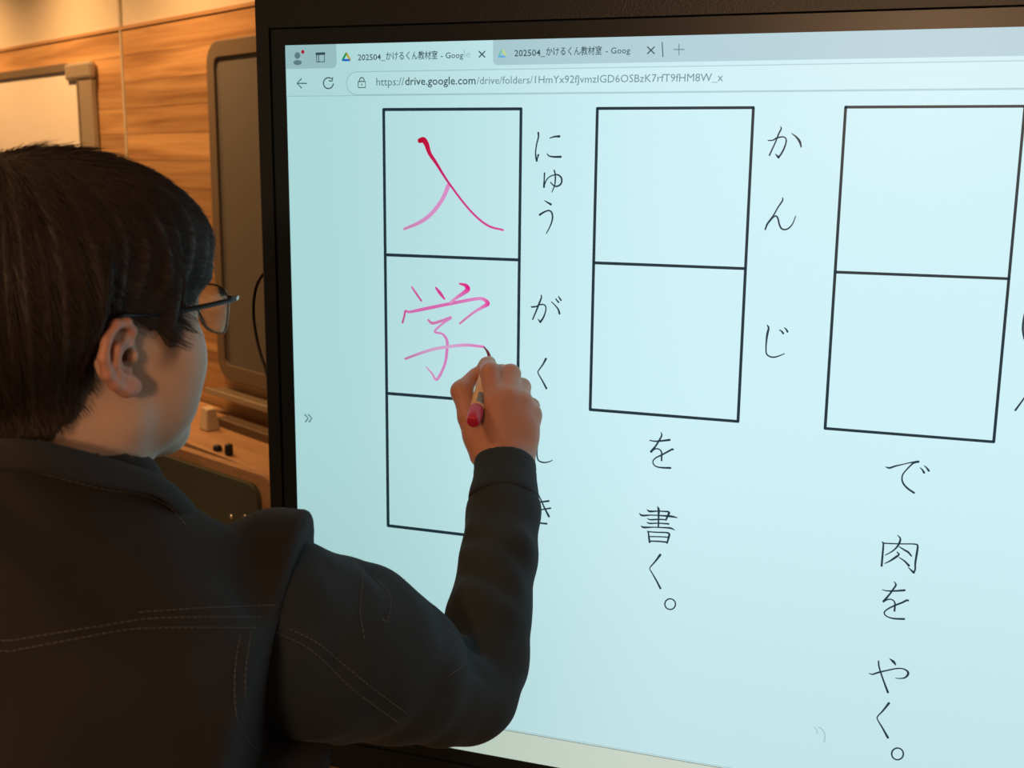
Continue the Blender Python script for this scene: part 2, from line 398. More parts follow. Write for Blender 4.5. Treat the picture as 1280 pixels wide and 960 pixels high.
glyph('hiragana_character', 945, 235, 13.714, [([(455,165),(455,215),(380,330),(300,470),(200,610),(160,710)], (1.2,2.2,1.6,2.4,2)), ([(215,600),(290,510),(345,480),(380,530),(400,620),(435,690),(490,712),(560,690),(630,610),(682,480)], (1.4,2,2.2,2,1.2))])
glyph('hiragana_character', 940, 395, 16, [([(310,185),(335,240),(310,350),(290,500),(282,640),(290,745),(340,800),(430,822),(530,800),(650,750)], (1.6,3,1.8,1.8,2,1.2)), ([(550,280),(590,300),(625,345)], (1.2,2.6)), ([(650,235),(685,265),(712,312)], (1.2,2.6))])
glyph('hiragana_character', 800, 535, 16, [([(200,245),(300,262),(420,255),(595,235)], (1.4,2,2.8)), ([(425,85),(437,145),(390,240),(320,350),(225,470)], (1,2.4,2,3)), ([(225,470),(290,422),(350,412),(410,440),(437,500),(433,645)], (2,1.6,2.2)), ([(660,425),(640,425),(540,480),(430,538),(310,600),(262,665),(280,730),(340,772),(450,790),(610,795)], (2.6,2.2,1.6,1.6,2.6))])
glyph('kanji_character', 795, 628, 16, [([(225,140),(280,175),(450,170),(640,180)], (1,2.6,1.6,2.2)), ([(640,180),(665,205),(640,260),(600,350)], (2.4,2.8,2)), ([(70,215),(130,258),(300,250),(500,260),(700,275),(830,302)], (1,2.6,1.6,1.8,2.8,1)), ([(230,315),(290,342),(450,335),(600,342)], (1,2.2,1.6)), ([(220,395),(280,415),(450,412),(655,425)], (1,2,1.6,2.2)), ([(435,80),(455,140),(455,300),(450,490)], (1,3,2.2,2)), ([(105,465),(160,495),(350,492),(550,500),(690,510),(775,548)], (1,2.6,1.6,1.8,2.4,1)), ([(235,570),(250,600),(262,700),(275,790)], (1.6,2.6)), ([(240,580),(400,592),(610,600),(668,628),(655,700),(625,810)], (1.6,1.8,2.8,2)), ([(270,680),(450,682),(640,690)], 1.6), ([(275,770),(450,775),(630,792)], (1.8,2.2))])
glyph('hiragana_character', 800, 685, 10.667, [([(272,88),(210,170),(145,245),(132,275),(165,335),(220,430),(274,535)], (3,1.6,1.2,1.8,2.6))])
ringmark(800, 685, 10.667, (404, 745), 71, 1.7)
glyph('hiragana_character', 1100, 565, 16, [([(110,295),(190,315),(300,280),(450,245),(600,210),(765,190)], (1,2.8,1.8,1.2,3.2)), ([(765,190),(660,225),(540,340),(460,440),(440,540),(475,640),(560,730),(680,812)], (2.6,1.8,1.8,2.4,2.6)), ([(800,310),(845,350),(882,410)], (1,2.8)), ([(885,270),(930,310),(975,370)], (1,2.8))])
glyph('kanji_character', 1090, 660, 13.714, [([(175,235),(195,270),(182,450),(165,645)], (1.4,2.4,2.6)), ([(190,255),(300,262),(500,268),(730,272),(782,305),(765,450),(742,600),(740,700),(715,765)], (1.8,1.6,1.8,2.8,2.2,2.2)), ([(715,760),(620,670)], (3,1)), ([(440,120),(485,175),(470,250),(420,330),(340,400),(230,460)], (1,2.8,2,1.2)), ([(465,315),(560,375),(620,410),(675,475)], (1.2,2.8,2)), ([(430,410),(462,450),(400,500),(310,560),(220,603)], (1.6,2.8,1.2)), ([(465,500),(560,565),(632,640)], (1.2,3))])
glyph('hiragana_character', 1090, 722, 16, [([(205,235),(290,258),(450,262),(650,248)], (1,2,2.8)), ([(445,75),(478,140),(430,220),(350,330),(232,470)], (1,2.6,2,3)), ([(232,470),(310,435),(380,430),(440,465),(460,530),(450,660)], (2,1.6,2.4)), ([(720,452),(690,450),(600,495),(460,550),(320,620),(248,685),(265,745),(340,790),(450,815),(640,822)], (2.6,2.4,1.8,1.6,2.8))])
glyph('hiragana_character', 1080, 815, 16, [([(100,422),(170,440),(280,405),(450,365),(650,325),(780,330),(870,380),(880,440),(830,500),(750,522),(630,518)], (1,2.4,1.8,1.8,3,2,1)), ([(515,130),(590,190),(632,250)], (1,3.4,1.6)), ([(290,175),(300,280),(340,420),(410,620),(478,800)], (1.8,2,2,2.8))])
glyph('hiragana_character', 1080, 870, 10.667, [([(332,92),(250,195),(182,268),(182,312),(240,410),(318,550)], (3,1.8,1.4,1.8,3))])
ringmark(1080, 870, 10.667, (447, 767), 78, 1.9)
glyph('hiragana_character', 1255, 370, 6, [([(170,70),(148,170),(141,250),(152,320)], (2,3,2.4))])
glyph('hiragana_character', 1255, 370, 6, [([(260,600),(150,765),(85,855)], (1.6,2,2.6))])
glyph('faint_mark', 1000, 895, 24, [([(440,330),(500,400),(520,520)], 1.5), ([(560,330),(640,370),(720,470),(750,580),(730,775)], 1.8)], S_faint)
# worksheet cells
def cells(name, L_, R_, mids, w):
    k = Ink()
    def ln(a, b): k.stroke([a, ((a[0]+b[0])/2, (a[1]+b[1])/2), b], w, n=2, layer=2)
    ln(L_[0], L_[-1]); ln(R_[0], R_[-1])
    for a, b in zip(L_, R_): ln(a, b)
    return k.build(name, S_line, screen)
def cellpt(x, y):           # worksheet position in cell units -> where it shows
    P = Vector((x*U, 0, Z0-y*U)) - CAM
    return (640+FPX*P.dot(RIGHT)/P.dot(FWD), 480+FPX*P.dot(DOWN)/P.dot(FWD))
for x0, nrow in ((0.0, 3), (1.5213, 2), (3.0733, 2)):
    cells('worksheet_cells', [cellpt(x0, j) for j in range(nrow+1)], [cellpt(x0+0.9996, j) for j in range(nrow+1)], 0, 3.7)
# handwriting in red and pink
pk = [lin(*c) for c in ((205,0,50),(215,10,70),(222,30,110),(225,60,150),(228,85,165))]
k = Ink()
k.stroke(Z(470, 120, 4.8, [(266,268),(288,264),(306,290),(325,345),(362,400),(400,462),(440,522),(520,630),(600,720),(680,780),(765,804)]), (6,7,6.5,5,4,3.2,2.8,2.6,2.6,2.8,2.4), pk, layer=5)
k.stroke(Z(470, 120, 4.8, [(438,535),(400,620),(340,700),(270,755),(172,798)]), (5.5,5,5,4.5,3), [lin(238,150,215), lin(236,155,215), lin(232,140,200)], layer=4)
k.build('handwritten_kanji', S_pen, screen)
k = Ink(); a_ = [lin(235,110,185), lin(225,90,160)]; b_ = [lin(240,45,160), lin(238,90,180), lin(235,165,215)]
zz = lambda p: Z(495, 345, 6.857, p)
k.stroke(zz([(140,95),(180,155),(220,212)]), (2.2,2.8,2.4), a_, layer=4)
k.stroke(zz([(345,100),(380,145),(418,195)]), (2.4,4.2,2.4), [lin(232,70,160)]*2, layer=4)
k.stroke(zz([(550,65),(600,80),(618,110),(590,140),(530,180),(470,225)]), (2.2,4.6,6.5,5,4,3), [lin(235,80,160), lin(242,20,140), lin(236,110,190), lin(235,165,215)], layer=5)
k.stroke(zz([(60,398),(75,340),(85,300),(120,307),(230,285),(400,250),(550,220),(690,195),(750,197),(790,235),(740,268),(660,318),(550,406)]), (2.4,2.4,3,3.2,4,4,4,4,4,5.5,4,3,2.2), [lin(215,80,140), lin(230,90,170), lin(236,120,195), lin(238,110,190), lin(236,120,195), lin(238,150,215), lin(240,60,165), lin(236,150,210), lin(225,110,170)], layer=4)
k.stroke(zz([(280,375),(315,403),(390,385),(475,355),(400,410),(335,475),(400,495),(440,550),(440,640),(420,760),(355,885),(310,830),(265,780)]), (2.4,3.6,3.4,3.4,2.6,2.6,2.8,3.6,3.8,3.4,3.4,2.4,1.6), [lin(225,120,180), lin(234,140,205), lin(232,130,200), lin(236,160,215)], n=8, layer=5)
k.stroke(zz([(85,708),(200,665),(330,625),(450,605),(600,590),(755,605)]), (2.6,3.4,3.8,3.8,3.8,2.8), [lin(220,120,180), lin(228,170,215), lin(232,175,220), lin(236,120,195)], layer=6)
k.build('handwritten_kanji', S_pen, screen)

# browser chrome
def gl(pts): return [glass(*p) for p in pts]
def flat(name, pts, layer, mat, glasspts=None):
    G = glasspts or gl(pts)
    return obj(name, mesh_from([(g[0], -0.0003*layer, g[1]) for g in G], [tuple(range(len(G)))]), mat, screen)
tb = glass(420, 85)[1]; bar_b = glass(520, 118.5)[1]
plane('toolbar', XL, bar_b, XR, ZT, -0.0003, S_bar, screen)
def rrect(x0, z0, x1, z1, r, corners=(1, 1, 1, 1), n=6):   # corners: bl, br, tr, tl
    pts = []
    for (cx_, cz_, a0, on) in ((x0+r, z0+r, 180, corners[0]), (x1-r, z0+r, 270, corners[1]), (x1-r, z1-r, 0, corners[2]), (x0+r, z1-r, 90, corners[3])):
        if on:
            for q in range(n+1):
                a = math.radians(a0+90*q/n); pts.append((cx_+r*math.cos(a), cz_+r*math.sin(a)))
        else:
            a = math.radians(a0+45); pts.append((cx_+r*1.41421*math.cos(a), cz_+r*1.41421*math.sin(a)))
    return pts
x415 = glass(421, 75)[0]; x618 = glass(616.5, 70)[0]
zt1 = glass(400, 85.5)[1]; zt2 = glass(800, 79)[1]
flat('tab_strip', None, 2, S_strip, rrect(XL, zt1, x415, ZT, 0.006, (0, 1, 0, 0)))
flat('tab_strip', None, 2, S_strip, rrect(x618, zt1, XR, ZT, 0.006, (1, 0, 0, 0)))
ap = glass(434, 104); zp1 = glass(500, 89.5)[1]; zp0 = glass(500, 117.5)[1]
flat('address_field_outline', None, 2, S_rim, rrect(ap[0]-0.0012, zp0-0.0010, XR-0.12, zp1+0.0010, 0.0145))
flat('address_field', None, 3, S_pill, rrect(ap[0], zp0, XR-0.12, zp1, 0.0138))
plane('toolbar_edge_line', XL, bar_b-0.0008, XR, bar_b, -0.0006, S_rim, screen)
zk = glass(632.5, 911.6)[1]
plane('taskbar', XL, ZB, XR, zk, -0.0006, S_task, screen)
plane('taskbar_line', XL, zk-0.0014, XR, zk-0.0005, -0.0009, S_uig, screen)
plane('taskbar_line', XL, zk+0.0008, XR, zk+0.0016, -0.0009, S_rim, screen)
def uitext(s, u0, v0, u1, v1, mat, name='interface_text', weight=0.0, tall=1.0):
    # one line of text whose baseline starts at (u0, v0) and ends at (u1, v1)
    cu = bpy.data.curves.new('t', 'FONT'); cu.body = s; cu.size = 1.0; cu.resolution_u = 2; cu.offset = weight
    to = bpy.data.objects.new('t', cu); COL.objects.link(to)
    dg = bpy.context.evaluated_depsgraph_get(); dg.update()
    me = bpy.data.meshes.new_from_object(to.evaluated_get(dg)); bpy.data.objects.remove(to); bpy.data.curves.remove(cu)
    n = len(me.vertices); co = np.empty(n*3); me.vertices.foreach_get('co', co); co = co.reshape(-1, 3)
    x0, x1 = co[:, 0].min(), co[:, 0].max(); g0 = glass(u0, v0); g1 = glass(u1, v1)
    k_ = (g1[0]-g0[0])/(x1-x0); z = 0.5*(g0[1]+g1[1])
    out = np.stack([g0[0]+(co[:, 0]-x0)*k_, np.full(n, -0.0003*5), z+co[:, 1]*k_*tall], 1)
    me.vertices.foreach_set('co', out.ravel()); me.update()
    return obj(name, me, mat, screen)
uitext('202504_', 448, 75.6, 482, 74.8, S_ui, 'tab_title', 0.008, 0.95)
uitext('かけるくん教材室', 483, 74.6, 547.5, 73.0, S_ui, 'tab_title', 0.008, 1.25)
uitext('- Goog', 551.5, 73.2, 579.5, 72.4, S_ui, 'tab_title', 0.004, 0.95)
uitext('le', 580.5, 72.4, 588.5, 72.2, S_rim, 'tab_title', 0.0, 0.95)
uitext('202504_', 643.5, 70.6, 682, 69.6, S_ui, 'tab_title', 0.008, 0.95)
uitext('かけるくん教材室', 683, 69.2, 752.5, 67.4, S_ui, 'tab_title', 0.008, 1.25)
uitext('- Goog', 757.5, 67.4, 788, 66.6, S_ui, 'tab_title', 0.004, 0.95)
uitext('le', 789.5, 66.6, 799, 66.4, S_rim, 'tab_title', 0.0, 0.95)
uitext('https://', 471, 107.3, 506, 106.6, S_uig, 'address_text', 0.004)
uitext('drive.google.com', 507, 106.6, 595, 105.2, S_ui, 'address_text', 0.008)
uitext('/drive/folders/1HmYx92fJvmzIGD6OSBzK7rfT9fHM8W_x', 596.5, 105.2, 904, 101.5, S_uig, 'address_text')
def cross(cx_, cy_, r, w=1.5, mat=None, plus=False):
    k = Ink()
    if plus: k.stroke([(cx_-r, cy_), (cx_+r, cy_)], w, n=1, layer=5); k.stroke([(cx_, cy_-r), (cx_, cy_+r)], w, n=1, layer=5)
    else: k.stroke([(cx_-r, cy_-r), (cx_+r, cy_+r)], w, n=1, layer=5); k.stroke([(cx_-r, cy_+r), (cx_+r, cy_-r)], w, n=1, layer=5)
    return k.build('plus_icon' if plus else 'close_icon', mat or S_ui, screen)
cross(603, 68, 3.6); cross(814, 63, 4.2); cross(849, 62, 6.5, 1.3, S_uig, True)
k = Ink(); k.stroke([(828, 53), (829, 71)], 1.2, n=1, layer=5); k.build('tab_divider', S_ui, screen)
k = Ink(); k.stroke([(384, 104.3), (372.5, 104.3)], 1.2, n=1, layer=5); k.stroke([(377.5, 98.5), (372, 104.3), (377.5, 110)], 1.2, n=1, layer=5); k.build('back_icon', S_ui, screen)
k = Ink(); k.stroke([(411.2+6.2*math.cos(a), 104+6.8*math.sin(a)) for a in np.linspace(0.15, 5.3, 14)], 1.4, n=2, layer=5)
k.stroke([(416.5, 97.5), (415.8, 101.3), (412.3, 101.2)], 1.5, n=1, layer=5); k.build('reload_icon', S_ui, screen)
k = Ink(); k.stroke([(448.5, 102), (457.5, 102), (457.5, 109.5), (448.5, 109.5), (448.5, 102)], 1.2, n=1, layer=5)
k.stroke([(450.3, 102), (450.6, 98.6), (453, 97), (455.4, 98.6), (455.7, 102)], 1.2, n=3, layer=5); k.stroke([(452.9, 105.6), (453.1, 106)], 1.6, n=1, layer=5); k.build('lock_icon', S_ui, screen)
k = Ink(); k.poly([(372.3+3.6*math.cos(a), 69.5+4.2*math.sin(a)) for a in np.linspace(0, 2*math.pi, 14)[:-1]], 4)
k.poly([(372.6+5.3*math.cos(a), 78.3+3.2*math.sin(a)) for a in np.linspace(0, 2*math.pi, 14)[:-1]], 4); k.build('avatar_icon', S_ugrey, screen)
k = Ink(); k.poly([(379.2+2.1*math.cos(a), 65+2.4*math.sin(a)) for a in np.linspace(0, 2*math.pi, 12)[:-1]], 5); k.build('badge_icon', S_red, screen)
k = Ink(); k.stroke([(396.3, 67), (406.2, 66.7), (406.3, 77.2), (396.6, 77.6), (396.3, 67)], 1.2, n=1, layer=5); k.stroke([(396.5, 67.4), (406, 67.1)], 3, n=1, layer=5)
k.stroke([(399, 69), (399.2, 77)], 1, n=1, layer=5); k.build('panel_icon', S_ui, screen)
def drive_icon(cx_, cy_, s, cg, cy2, cb):
    t = (cx_, cy_-s); l = (cx_-s*0.95, cy_+s*0.75); r = (cx_+s*0.95, cy_+s*0.75)
    for (a, b, mt_) in ((l, t, cg), (t, r, cy2), (r, l, cb)):
        k = Ink(); q = lambda t_: (a[0]+(b[0]-a[0])*t_, a[1]+(b[1]-a[1])*t_)
        k.stroke([q(0.06), q(0.94)], s*0.52, n=1, layer=5); k.build('tab_icon', mt_, screen)
drive_icon(433.6, 71.5, 5.0, S_green, S_yel, S_blue); drive_icon(628.5, 67, 5.0, S_lg, S_ly, S_lb)
k = Ink()
for dx in (0, 4.6): k.stroke([(381.8+dx, 518.2), (385.8+dx, 522.4), (382.6+dx, 527.2)], 1.7, n=1, layer=5)
k.build('expand_icon', S_uig, screen)
# ------------------------------------------------------------------ room
# the back wall runs obliquely away to the left; WD is its horizontal direction, WN its normal (towards the room)
WAZ = math.radians(-61.0)
WD = Vector((math.sin(WAZ), math.cos(WAZ), 0))          # to the left, receding
WN = Vector((-WD.y, WD.x, 0))                            # towards the camera side
WP = at(300, 270, 3.65); WP.z = 0
def wallpt(u, v, off=0.0):
    r = ray(u, v); P0 = WP + WN*off; t = (P0-CAM).dot(WN)/r.dot(WN); p = CAM + r*t
    return ((p-WP).dot(WD), p.z)
RW = Matrix(((WD.x, WN.x, 0, 0), (WD.y, WN.y, 0, 0), (0, 0, 1, 0), (0, 0, 0, 1)))  # local x = along wall, y = out of wall
MW = Matrix.Translation(WP) @ RW.to_4x4()
def wbox(name, s0, s1, z0, z1, y0, y1, mat, parent=None, bev=0.0):
    # a box on the wall: from s0 to s1 along it, z0 to z1 up, y0 to y1 out of it
    bm = bmesh.new(); bm_box(bm, (0.5*(s0+s1), 0.5*(y0+y1), 0.5*(z0+z1)), (abs(s1-s0), y1-y0, z1-z0), None, bev)
    return obj(name, bm_mesh(bm), mat, parent, MW)
ztop = wallpt(160, 36)[1]; print('wood top z', ztop, 'wall s', wallpt(0, 100), wallpt(335, 100))
S0, S1 = -3.6, 4.2; CEIL = 2.7
wall = wbox('wall_back', S0, S1, 0, CEIL, -0.12, -0.014, M['cream_wall']); wall['kind'] = 'structure'
wbox('upper_panel', S0, S1, ztop+0.012, CEIL, -0.014, -0.004, M['cream_wall'], wall)
# horizontal boards with tight joints, two lengths meeting under the vertical trim
sj = wallpt(152, 60)[0]; ph = 0.092; z = ztop; i = 0
while z > 0.05:
    zb = max(z-ph, 0.0)
    for (a, b) in ((S0, sj), (sj, S1)):
        o = wbox('plank', a+0.0008, b-0.0008, zb+0.0012, z, -0.014, 0.0 + random.uniform(-0.0012, 0.0), M['wall_wood'], wall)
    z = zb; i += 1
wl = wbox('wall_left', S1, S1+0.12, 0, CEIL, -0.12, 4.5, M['cream_wall']); wl['kind'] = 'structure'
tr = wbox('trim_1', sj-0.006, sj+0.006, 0.1, CEIL, -0.003, 0.004, M['trim_plastic']); tr['kind'] = 'structure'
tr = wbox('trim_2', S0, S1, ztop, ztop+0.012, -0.014, 0.004, M['desk_wood']); tr['kind'] = 'structure'
bb = wbox('baseboard_back', S0, S1, 0, 0.08, 0.0, 0.012, M['dark_wood']); bb['kind'] = 'structure'
fl = box('floor', (-1.0, 0.2, -0.05), (10.0, 10.6, 0.1), M['floor']); fl['kind'] = 'structure'
ce = box('ceiling', (-1.0, 0.2, CEIL+0.05), (10.0, 10.6, 0.1), M['ceiling']); ce['kind'] = 'structure'

def board(name, label, s_r, s_l, z0, z1, fw, panel, frame, rad, tray=False):
    # framed board with rounded corners; s_r < s_l along the wall
    root = thing(name, label, 'board', WP + WD*(0.5*(s_r+s_l)) + Vector((0, 0, z0)))
    def rr(a0, a1, b0, b1, r, n=6):
        pts = []
        for (cx_, cz_, an) in ((a1-r, b1-r, 0), (a0+r, b1-r, 90), (a0+r, b0+r, 180), (a1-r, b0+r, 270)):
            for k_ in range(n+1):
                a = math.radians(an+90*k_/n); pts.append((cx_+r*math.cos(a), cz_+r*math.sin(a)))
        return pts
    o = rr(s_r, s_l, z0, z1, rad); oc = rr(s_r+0.004, s_l-0.004, z0+0.004, z1-0.004, rad)
    i1 = rr(s_r+fw, s_l-fw, z0+fw, z1-fw, max(rad*0.35, 0.003)); n = len(o)
    rings = [[(p[0], 0.002, p[1]) for p in o], [(p[0], 0.018, p[1]) for p in o], [(p[0], 0.022, p[1]) for p in oc], [(p[0], 0.022, p[1]) for p in i1], [(p[0], 0.008, p[1]) for p in i1]]
    V = [Vector(p) for r_ in rings for p in r_]; F = []
    for a in range(4):
        for k_ in range(n): F.append((a*n+k_, a*n+(k_+1) % n, (a+1)*n+(k_+1) % n, (a+1)*n+k_))
    me = mesh_from(V, F); me.transform(Matrix.Translation(WP) @ RW); obj('frame', me, frame, root)
    wbox('panel', s_r+fw-0.004, s_l-fw+0.004, z0+fw-0.004, z1-fw+0.004, 0.002, 0.012, panel, root)
    if tray:
        wbox('tray', s_r+0.02, s_l-0.01, z0-0.047, z0-0.034, 0.0, 0.075, M['board_frame_dark'], root, 0.004)
        wbox('tray_lip', s_r+0.02, s_l-0.01, z0-0.047, z0-0.026, 0.070, 0.078, M['board_frame'], root, 0.003)
    return root
# whiteboard on the left: dark top rail, pale side rail, moulded corner
sA, zA = wallpt(121, 76); zAb = wallpt(121, 500)[1]; si = wallpt(103, 90)[0]; zi = wallpt(90, 90)[1]; sA2 = sA+1.9; fw = si-sA
wb = thing('whiteboard', 'white writing board with grey-brown frame on the wooden wall behind the head', 'board', WP+WD*(sA+0.95)+Vector((0, 0, zAb)))
wbox('panel', si-0.004, sA2-fw+0.004, zAb+fw, zi+0.004, 0.002, 0.016, M['white_panel'], wb)
zr = wallpt(90, 79)[1]; sc_ = wallpt(89, 80)[0]
wbox('top_rail', sc_, sA2-fw, zi, zr, 0.002, 0.026, M['board_frame_dark'], wb, 0.003)
wbox('bottom_rail', sc_, sA2-fw, zAb, zAb+fw, 0.002, 0.026, M['board_frame_dark'], wb, 0.003)
zk_ = wallpt(100, 101)[1]
for a, b_ in ((sA, si), (sA2-fw, sA2)):
    r_ = wbox('side_rail', a+(0.012 if a == sA else 0), b_, zAb+0.06, zk_, 0.002, 0.024, M['board_frame'], wb, 0.004)
    wbox('seal', (si-0.014) if a == sA else a, si if a == sA else a+0.014, zAb+0.06, zk_, 0.024, 0.027, M['board_frame_dark'], r_)
for (a, b_, c_, d_) in ((sA, sc_, zk_, zA), (sA2-(sc_-sA), sA2, zk_, zA), (sA, sc_, zAb-0.01, zAb+0.07), (sA2-(sc_-sA), sA2, zAb-0.01, zAb+0.07)):
    wbox('corner_cap', a, b_, c_, d_, 0.002, 0.032, M['board_frame'], wb, 0.012)
sB, zB = wallpt(264, 53); _, zBb = wallpt(272, 468)
rb = board('pinboard', 'dull brown board with rounded corners, half hidden by the left edge of the display', sB-1.35, sB, zBb, zB, 0.05, M['grey_panel'], M['board_frame_dark'], 0.07, True)
# cord that loops out from behind the display
def aty(u, v, y): r = ray(u, v); return CAM + r*((y-CAM.y)/r.y)
pts = [Vector((XL+0.03, 0.06, aty(345, 320, 0.08).z)), aty(345, 331, 0.088), aty(331, 341, 0.10), aty(321, 357, 0.11), aty(317, 380, 0.115), aty(318, 405, 0.115), aty(323, 432, 0.11), aty(331, 457, 0.10), aty(345, 482, 0.088), Vector((XL+0.03, 0.06, aty(345, 500, 0.08).z))]
cb_ = tube('power_cord', cr(pts, 6), 0.0022, M['cable']); tag(cb_, 'thin black cord bulging out past the left edge of the display', 'cord')

# low cabinet against the wall with clutter on top, seen between the chin and the display
_, zc = wallpt(262, 514); s_c0 = wallpt(345, 560)[0]-0.9; s_c1 = s_c0+1.75
cab = thing('low_cabinet', 'low wooden cabinet standing against the wall under the brown board', 'cabinet', WP+WN*0.2+WD*(0.5*(s_c0+s_c1)))
ztc = wallpt(290, 575, 0.33)[1]
wbox('worktop', s_c0, s_c1, ztc-0.03, ztc, 0.02, 0.33, M['desk_wood'], cab, 0.003)
wbox('body', s_c0+0.01, s_c1-0.01, 0.0, ztc-0.03, 0.025, 0.31, M['desk_wood'], cab)
for k_ in range(3):
    a = s_c0+0.02+k_*0.575
    d = wbox('door', a, a+0.565, 0.06, ztc-0.05, 0.31, 0.326, M['desk_wood'], cab, 0.002)
    h = wbox('handle', a+0.24, a+0.33, ztc-0.12, ztc-0.108, 0.326, 0.342, M['dark_metal'], d, 0.003)
sb_, _ = wallpt(284, 536, 0.12)
bk = wbox('flat_case', sb_-0.6, sb_, ztc, ztc+0.028, 0.11, 0.16, M['dark_wood'], None, 0.005)
tag(bk, 'long dark flat case lying on the low cabinet by the wall', 'case')
def bag(name, label, cat, u, off, w_, h_, d_, mat, taper=0.9, top=0.0):
    s, _ = wallpt(u, 560, off); bm = bmesh.new(); bm_box(bm, (s, off, ztc+h_/2), (w_, d_, h_), None, 0.006, 2)
    for v in bm.verts:
        t = (v.co.z-ztc)/h_; v.co.x = s+(v.co.x-s)*(1-(1-taper)*t); v.co.y = off+(v.co.y-off)*(1-(1-taper)*t)
        v.co.z += top*math.sin(v.co.x*60)*t
    me = bm_mesh(bm); me.transform(Matrix.Translation(WP) @ RW); o = obj(name, me, mat); tag(o, label, cat); return o
bag('paper_bag', 'crumpled cream paper bag standing on the low cabinet', 'bag', 263, 0.20, 0.055, 0.075, 0.05, M['paper_bag'], 0.6, 0.008)
bag('small_tin', 'small black object lying on the cabinet top, lower and left one of two', 'tin', 272, 0.31, 0.028, 0.018, 0.025, M['black_item'], 0.7)
bag('pen_cup', 'small black upright cup on the cabinet top, right one of two', 'cup', 286, 0.31, 0.022, 0.034, 0.022, M['black_item'], 0.9)

# chair whose dark backrest shows above the shoulder
def chair():
    az = math.radians(-67.0); d = Vector((math.sin(az), math.cos(az), 0)); n = Vector((-d.y, d.x, 0))
    TL = at(199, 549, 2.80); TR = at(354, 596, 2.46); d = (TR-TL); d.z = 0; L = d.length; d.normalize(); n = Vector((d.y, -d.x, 0))
    if n.dot(CAM-TL) < 0: n = -n
    up = Vector((0, 0, 1)); O = TL.copy(); zt = 0.5*(TL.z+TR.z)
    root = thing('wooden_chair', 'wooden chair with a dark green rounded backrest panel, behind the man\'s shoulder', 'chair', Vector((0.5*(TL.x+TR.x), 0.5*(TL.y+TR.y), 0)))
    Mx = Matrix(((d.x, n.x, 0, O.x), (d.y, n.y, 0, O.y), (0, 0, 1, 0), (0, 0, 0, 1)))
    def rrp(x0, x1, z0, z1, r, n_=6):
        pts = []
        for (cx_, cz_, a0) in ((x1-r, z1-r, 0), (x0+r, z1-r, 90), (x0+r, z0+r, 180), (x1-r, z0+r, 270)):
            for k_ in range(n_+1):
                a = math.radians(a0+90*k_/n_); pts.append((cx_+r*math.cos(a), cz_+r*math.sin(a)))
        return pts
    def slab(name, pts, y0, y1, mat, par):
        V = [(p[0], y0, p[1]) for p in pts]+[(p[0], y1, p[1]) for p in pts]; n_ = len(pts)
        F = [tuple(range(n_)), tuple(range(2*n_-1, n_-1, -1))]+[(k_, (k_+1) % n_, n_+(k_+1) % n_, n_+k_) for k_ in range(n_)]
        me = mesh_from(V, F); me.transform(Mx); return obj(name, me, mat, par)
    slab('backrest', rrp(-0.0, L, zt-0.42, zt, 0.05), 0.0, 0.022, M['desk_wood'], root)
    p = slab('back_panel', rrp(0.006, L-0.050, zt-0.36, zt-0.024, 0.035), 0.022, 0.034, M['chair_panel'], root)
    for k_, (u, v) in enumerate(((290, 645), (307, 645))):
        r = ray(u, v); t = (TL+n*0.034-CAM).dot(n)/r.dot(n); q = CAM+r*t
        bm = bmesh.new(); bmesh.ops.create_uvsphere(bm, u_segments=10, v_segments=8, radius=0.007, matrix=Matrix.Translation(q)); b_ = obj('screw', bm_mesh(bm, True), M['chrome'], root)
    bm = bmesh.new(); bm_box(bm, (L/2, 0.22, 0.44), (L-0.02, 0.42, 0.035), None, 0.012); me = bm_mesh(bm); me.transform(Mx); obj('seat', me, M['desk_wood'], root)
    for (x, y, h) in ((0.02, 0.012, zt-0.38), (L-0.02, 0.012, zt-0.38), (0.03, 0.40, 0.43), (L-0.03, 0.40, 0.43)):
        bm = bmesh.new(); bm_box(bm, (x, y, h/2), (0.035, 0.03, h), None, 0.005); me = bm_mesh(bm); me.transform(Mx); obj('leg', me, M['desk_wood'], root)
chair()

